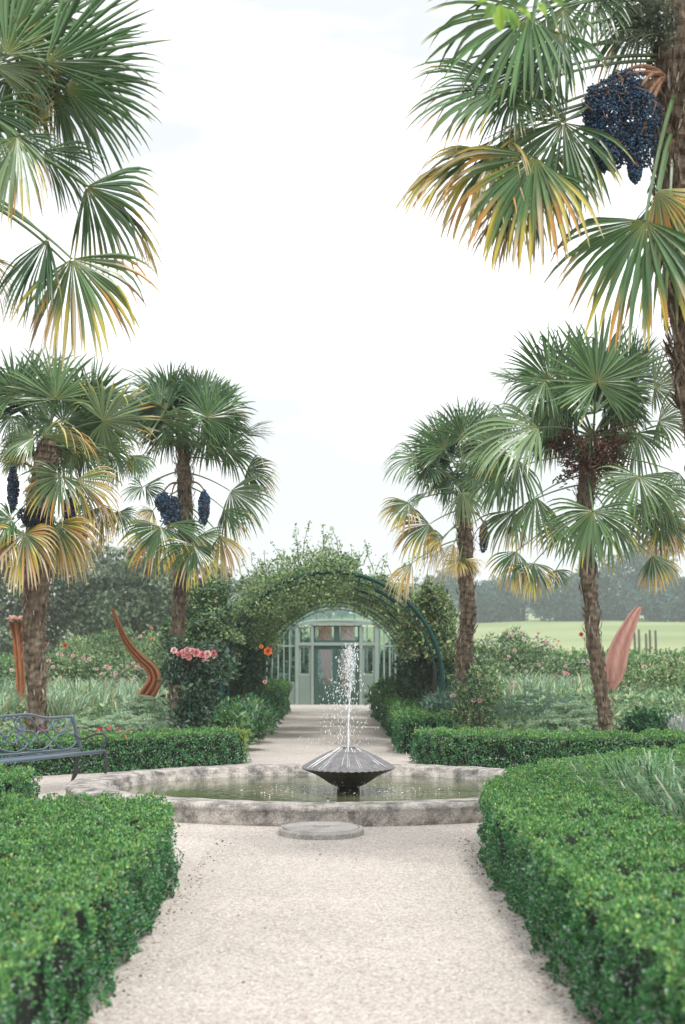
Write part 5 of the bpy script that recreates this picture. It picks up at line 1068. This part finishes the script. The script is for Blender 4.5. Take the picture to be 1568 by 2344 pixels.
for i, (x0, x1, y0, y1, h_, lb) in enumerate([(-2.5, -1.62, 40, 47, .85, 'clipped box block on the left of the walk near the greenhouse'), (.95, 1.9, 26.2, 29.6, .62, 'dark clipped box block on the right of the walk behind the long hedge'), (1.0, 1.9, 31, 36.5, .6, 'second clipped box block on the right of the walk'), (.9, 1.8, 39, 47, .75, 'far clipped box block on the right of the walk near the greenhouse')]):
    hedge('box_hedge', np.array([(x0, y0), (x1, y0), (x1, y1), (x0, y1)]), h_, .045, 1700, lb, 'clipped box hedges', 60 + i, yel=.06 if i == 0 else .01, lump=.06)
shrub('peony_bush', (1.95, 28.0, .55), (.7, 1.3, .36), 3200, .11, 'grey green leafy bush at the right of the walk by the slim palm', 'peony', 'shrubs along the walk', 45, C=[(.05, .12, .08), (.09, .18, .12), (.16, .25, .18)], wts=(2, 3, 2), asp=.4)
shrub('peony_bush', (1.35, 37.5, .62), (.7, 1.4, .45), 3600, .11, 'light green leafy bush on the right of the walk before the greenhouse', 'peony', 'shrubs along the walk', 46, C=PEO, wts=(1, 2, 3, 3, 2), asp=.4)
DR = [(.025, .065, .035), (.04, .10, .05), (.07, .14, .075), (.12, .19, .11)]
shrub('climbing_rose', (-2.15, 31.6, 1.35), (.62, 1.2, .98), 8500, .085, 'dark rose bush hanging inside the left side of the arch', 'rose bush', 'climbers at the arch', 47, C=DR, wts=(3, 4, 3, 1), lump=.5)
shrub('climbing_rose', (-2.75, 31.3, 1.6), (.72, .9, 1.3), 11000, .09, 'tall climbing rose mass outside the left leg of the arch', 'rose bush', 'climbers at the arch', 48, C=CLIMB, wts=(3, 4, 3, 1.6, .6, .3), lump=.55, subs=4)
shrub('climbing_rose', (-2.55, 34.5, .9), (.8, 1.6, .9), 6000, .09, 'dark understorey of rose stems left of the walk', 'rose bush', 'climbers at the arch', 49, C=DR, wts=(3, 4, 3, 1))
shrub('climbing_rose', (1.75, 31.9, 1.35), (.6, 1.3, 1.15), 9500, .085, 'dark climbing rose round the right leg of the arch', 'rose bush', 'climbers at the arch', 50, C=DR, wts=(3, 4, 3, 1.3), lump=.45)
shrub('climbing_rose', (1.75, 30.9, 1.95), (.5, .6, 1.0), 6500, .085, 'paler flowering climber on the outer right of the arch', 'rose bush', 'climbers at the arch', 51, C=CLIMB, wts=(2, 3, 4, 3, 1, 1.6), lump=.55, subs=3)
shrub('climbing_rose', (1.95, 37, 1.1), (.6, 3, 1.2), 8000, .09, 'long dark rose mass along the right flank of the pergola', 'rose bush', 'climbers at the arch', 52, C=DR, wts=(3, 4, 3, 1))
for i, (px, py, Y, r_, cc, lb) in enumerate([(613, 1490, 29.6, .10, (.85, .27, .10), 'orange rose bloom at the left rim of the arch opening'), (598, 1480, 29.8, .05, (.8, .35, .1), 'orange rose bud above the big orange bloom'), (606, 1561, 29.5, .05, (.85, .45, .4), 'small pink bloom low inside the left side of the arch'), (514, 1476, 30.2, .045, (.75, .42, .12), 'small orange bloom on the outer left of the arch')]):
    p = W(px, py, Y); mb = MB(); bloom(mb, p, r_, cc); bloom(mb, p + [0, .01, -.01], r_ * .8, cc); mb.tube([p, p + [.0, .12, -.1], p + [-.05, .4, -.2]], [.006, .006, .006], n=4, c=(.1, .2, .08)); tag(mb.build('rose_bloom', M_petal, loc=p), lb, 'rose', 'single blooms at the arch')
# greenery inside the glasshouse, seen through the panes
for i, (x, y, r_, h_, lb) in enumerate([(-3.0, 57, .9, 1.5, 'plant behind the left glazing of the greenhouse'), (-1.4, 58.5, .7, 1.3, 'plant behind the left side window of the greenhouse'), (1.6, 58, .8, 1.4, 'plant behind the right side window of the greenhouse'), (3.0, 57, .9, 1.5, 'plant behind the right glazing of the greenhouse')]):
    shrub('potted_plant', (x, y, h_ * .5), (r_, r_, h_ * .5), 900, .16, lb, 'plant', 'plants in the greenhouse', 70 + i, C=DR, wts=(1, 2, 3, 2))

for i, (x, lb) in enumerate([(-3.3, 'dark shrub added behind the left of the greenhouse to darken its glass'), (-.1, 'dark shrub added behind the middle of the greenhouse to darken its glass'), (3.1, 'dark shrub added behind the right of the greenhouse to darken its glass')]):
    shrub('shrub', (x, 65, 1.25), (1.9, 1.0, 1.35), 4200, .2, lb, 'shrub', 'added shrubs behind the greenhouse', 80 + i, C=DR, wts=(2, 3, 3, 2))  # invented shrubs, added so the panes in front look darker
# strap leaved clump inside the near right hedge
blades('daylily_clump', [(2.35, 3.9, 10.8, 14.2)], 2400, .72, .020, [(.10, .24, .10), (.18, .33, .15), (.30, .42, .25), (.36, .40, .30), (.06, .15, .07)], (3, 4, 3, 1.5, 2), 'arching strap leaved clump rising inside the near right hedge', 'grass clump', None, spread=.45, droop=.6, loc=(3, 12, 0))
# a twig hanging into the top of the view, close to the camera
Yt = 6.0; tw0 = W(1330, -60, Yt)
root = empty('overhanging_twig', tw0, 'blurred pale green leaves hanging in at the top right', 'twig')
mb = MB(); P = [W(a, b, Yt) for a, b in ((1330, -60), (1250, 8), (1190, 16), (1140, 10))]; mb.tube(smooth_path(P, 12), np.linspace(.004, .0015, 12), n=5); mb.build('stem', M_wood, root)
mb = MB(); LP = [(1145, 8, 268, 72), (1160, 18, 288, 60), (1170, 30, 300, 40), (1180, 14, 320, 50), (1130, 5, 245, 50), (1200, 10, 280, 25), (1230, 5, 300, 40), (1120, -6, 200, 35), (1260, -5, 330, 40)]
P = np.array([W(a, b, Yt) for a, b, _, _ in LP]); D = np.array([[math.cos(R_(c)), -.1, math.sin(R_(c))] for _, _, c, _ in LP]); Ls = np.array([l for *_, l in LP]) * Yt / FPX
add_leaves(mb, P, D, np.tile([.25, -1, .45], (len(LP), 1)) + rng.normal(size=(len(LP), 3)) * .3, Ls, Ls * .55, pal([(.26, .42, .06), (.18, .33, .07)], (1, 1), len(LP)), curl=.1)
mb.build('leaves', M_leaf, root)
# litter: dry leaves and bits on the gravel, thicker along the hedge feet
mb = MB(); k = 560; side = rng.random(k); y = rng.uniform(5.5, 14, k); x = np.where(side < .66, 1.12 - np.abs(rng.normal(size=k)) * .08, np.where(side < .93, -1.12 + np.abs(rng.normal(size=k)) * .07, rng.uniform(-1.2, 1.1, k)))
x[-60:] = rng.uniform(-2.5, 2.5, 60); y[-60:] = rng.uniform(12.5, 14.8, 60)
add_leaves(mb, np.stack([x, y, np.full(k, .008)], 1), rdir(k) * [1, 1, .1], np.tile([0, 0, 1.], (k, 1)) + rdir(k) * .5, rng.uniform(.008, .028, k), rng.uniform(.005, .014, k), pal([(.30, .17, .08), (.20, .12, .07), (.38, .28, .12), (.06, .05, .04), (.12, .18, .06)], (3, 3, 2, 1, 1.5), k), fold=.4, curl=.3)
tag(mb.build('leaf_litter', M_leaf), 'dry fallen box leaves scattered on the gravel', 'leaf litter', kind='stuff')
k = 26000; mb = MB(); y = 5.0 + rng.random(k) ** 1.5 * 10; x = rng.uniform(-1.9, 1.9, k) * np.clip(y / 9, .62, 1.3); s_ = rng.uniform(.0022, .006, k)
q = np.array([[1, 0, 0], [-.4, .8, 0], [-.5, -.8, 0], [0, 0, .9]]); ro = rng.uniform(0, 6.28, k); c_, n_ = np.cos(ro), np.sin(ro)
V = np.stack([np.stack([x + s_ * (c_ * a - n_ * b), y + s_ * (n_ * a + c_ * b), .004 + s_ * c], 1) for a, b, c in q], 1).reshape(-1, 3); i = np.arange(k)[:, None] * 4
mb.add(V, t=np.concatenate([i + [0, 1, 3], i + [1, 2, 3], i + [2, 0, 3]]), c=np.repeat(pal([(.66, .60, .54), (.52, .44, .38), (.74, .70, .66), (.36, .30, .26)], (4, 3, 2, 1), k), 4, 0))
tag(mb.build('loose_gravel', mat('pebble', attr=True, rough=.9, spec=.2)), 'loose beige pebbles on the gravel court', 'gravel', kind='stuff')

# ------------------------------------------------------------------ the air
HZ_ON = True
if HZ_ON:
    me = bpy.data.meshes.new('haze'); x0, x1, y0, y1, z0, z1 = -705, 705, -45, 905, -14, 72
    v = [(x, y, z) for z in (z0, z1) for y in (y0, y1) for x in (x0, x1)]
    me.from_pydata(v, [], [(0, 2, 3, 1), (4, 5, 7, 6), (0, 1, 5, 4), (2, 6, 7, 3), (0, 4, 6, 2), (1, 3, 7, 5)])
    m = bpy.data.materials.new('haze_air'); m.use_nodes = True; t = m.node_tree; t.nodes.clear(); o_ = nn(t, 'ShaderNodeOutputMaterial'); pv = nn(t, 'ShaderNodeVolumePrincipled')
    pv.inputs['Color'].default_value = (.90, .955, 1, 1); pv.inputs['Density'].default_value = .0006; t.links.new(pv.outputs[0], o_.inputs['Volume']); me.materials.append(m)
    o = bpy.data.objects.new('haze', me); col.objects.link(o); tag(o, 'pale blue haze in the distance', 'haze', kind='stuff')
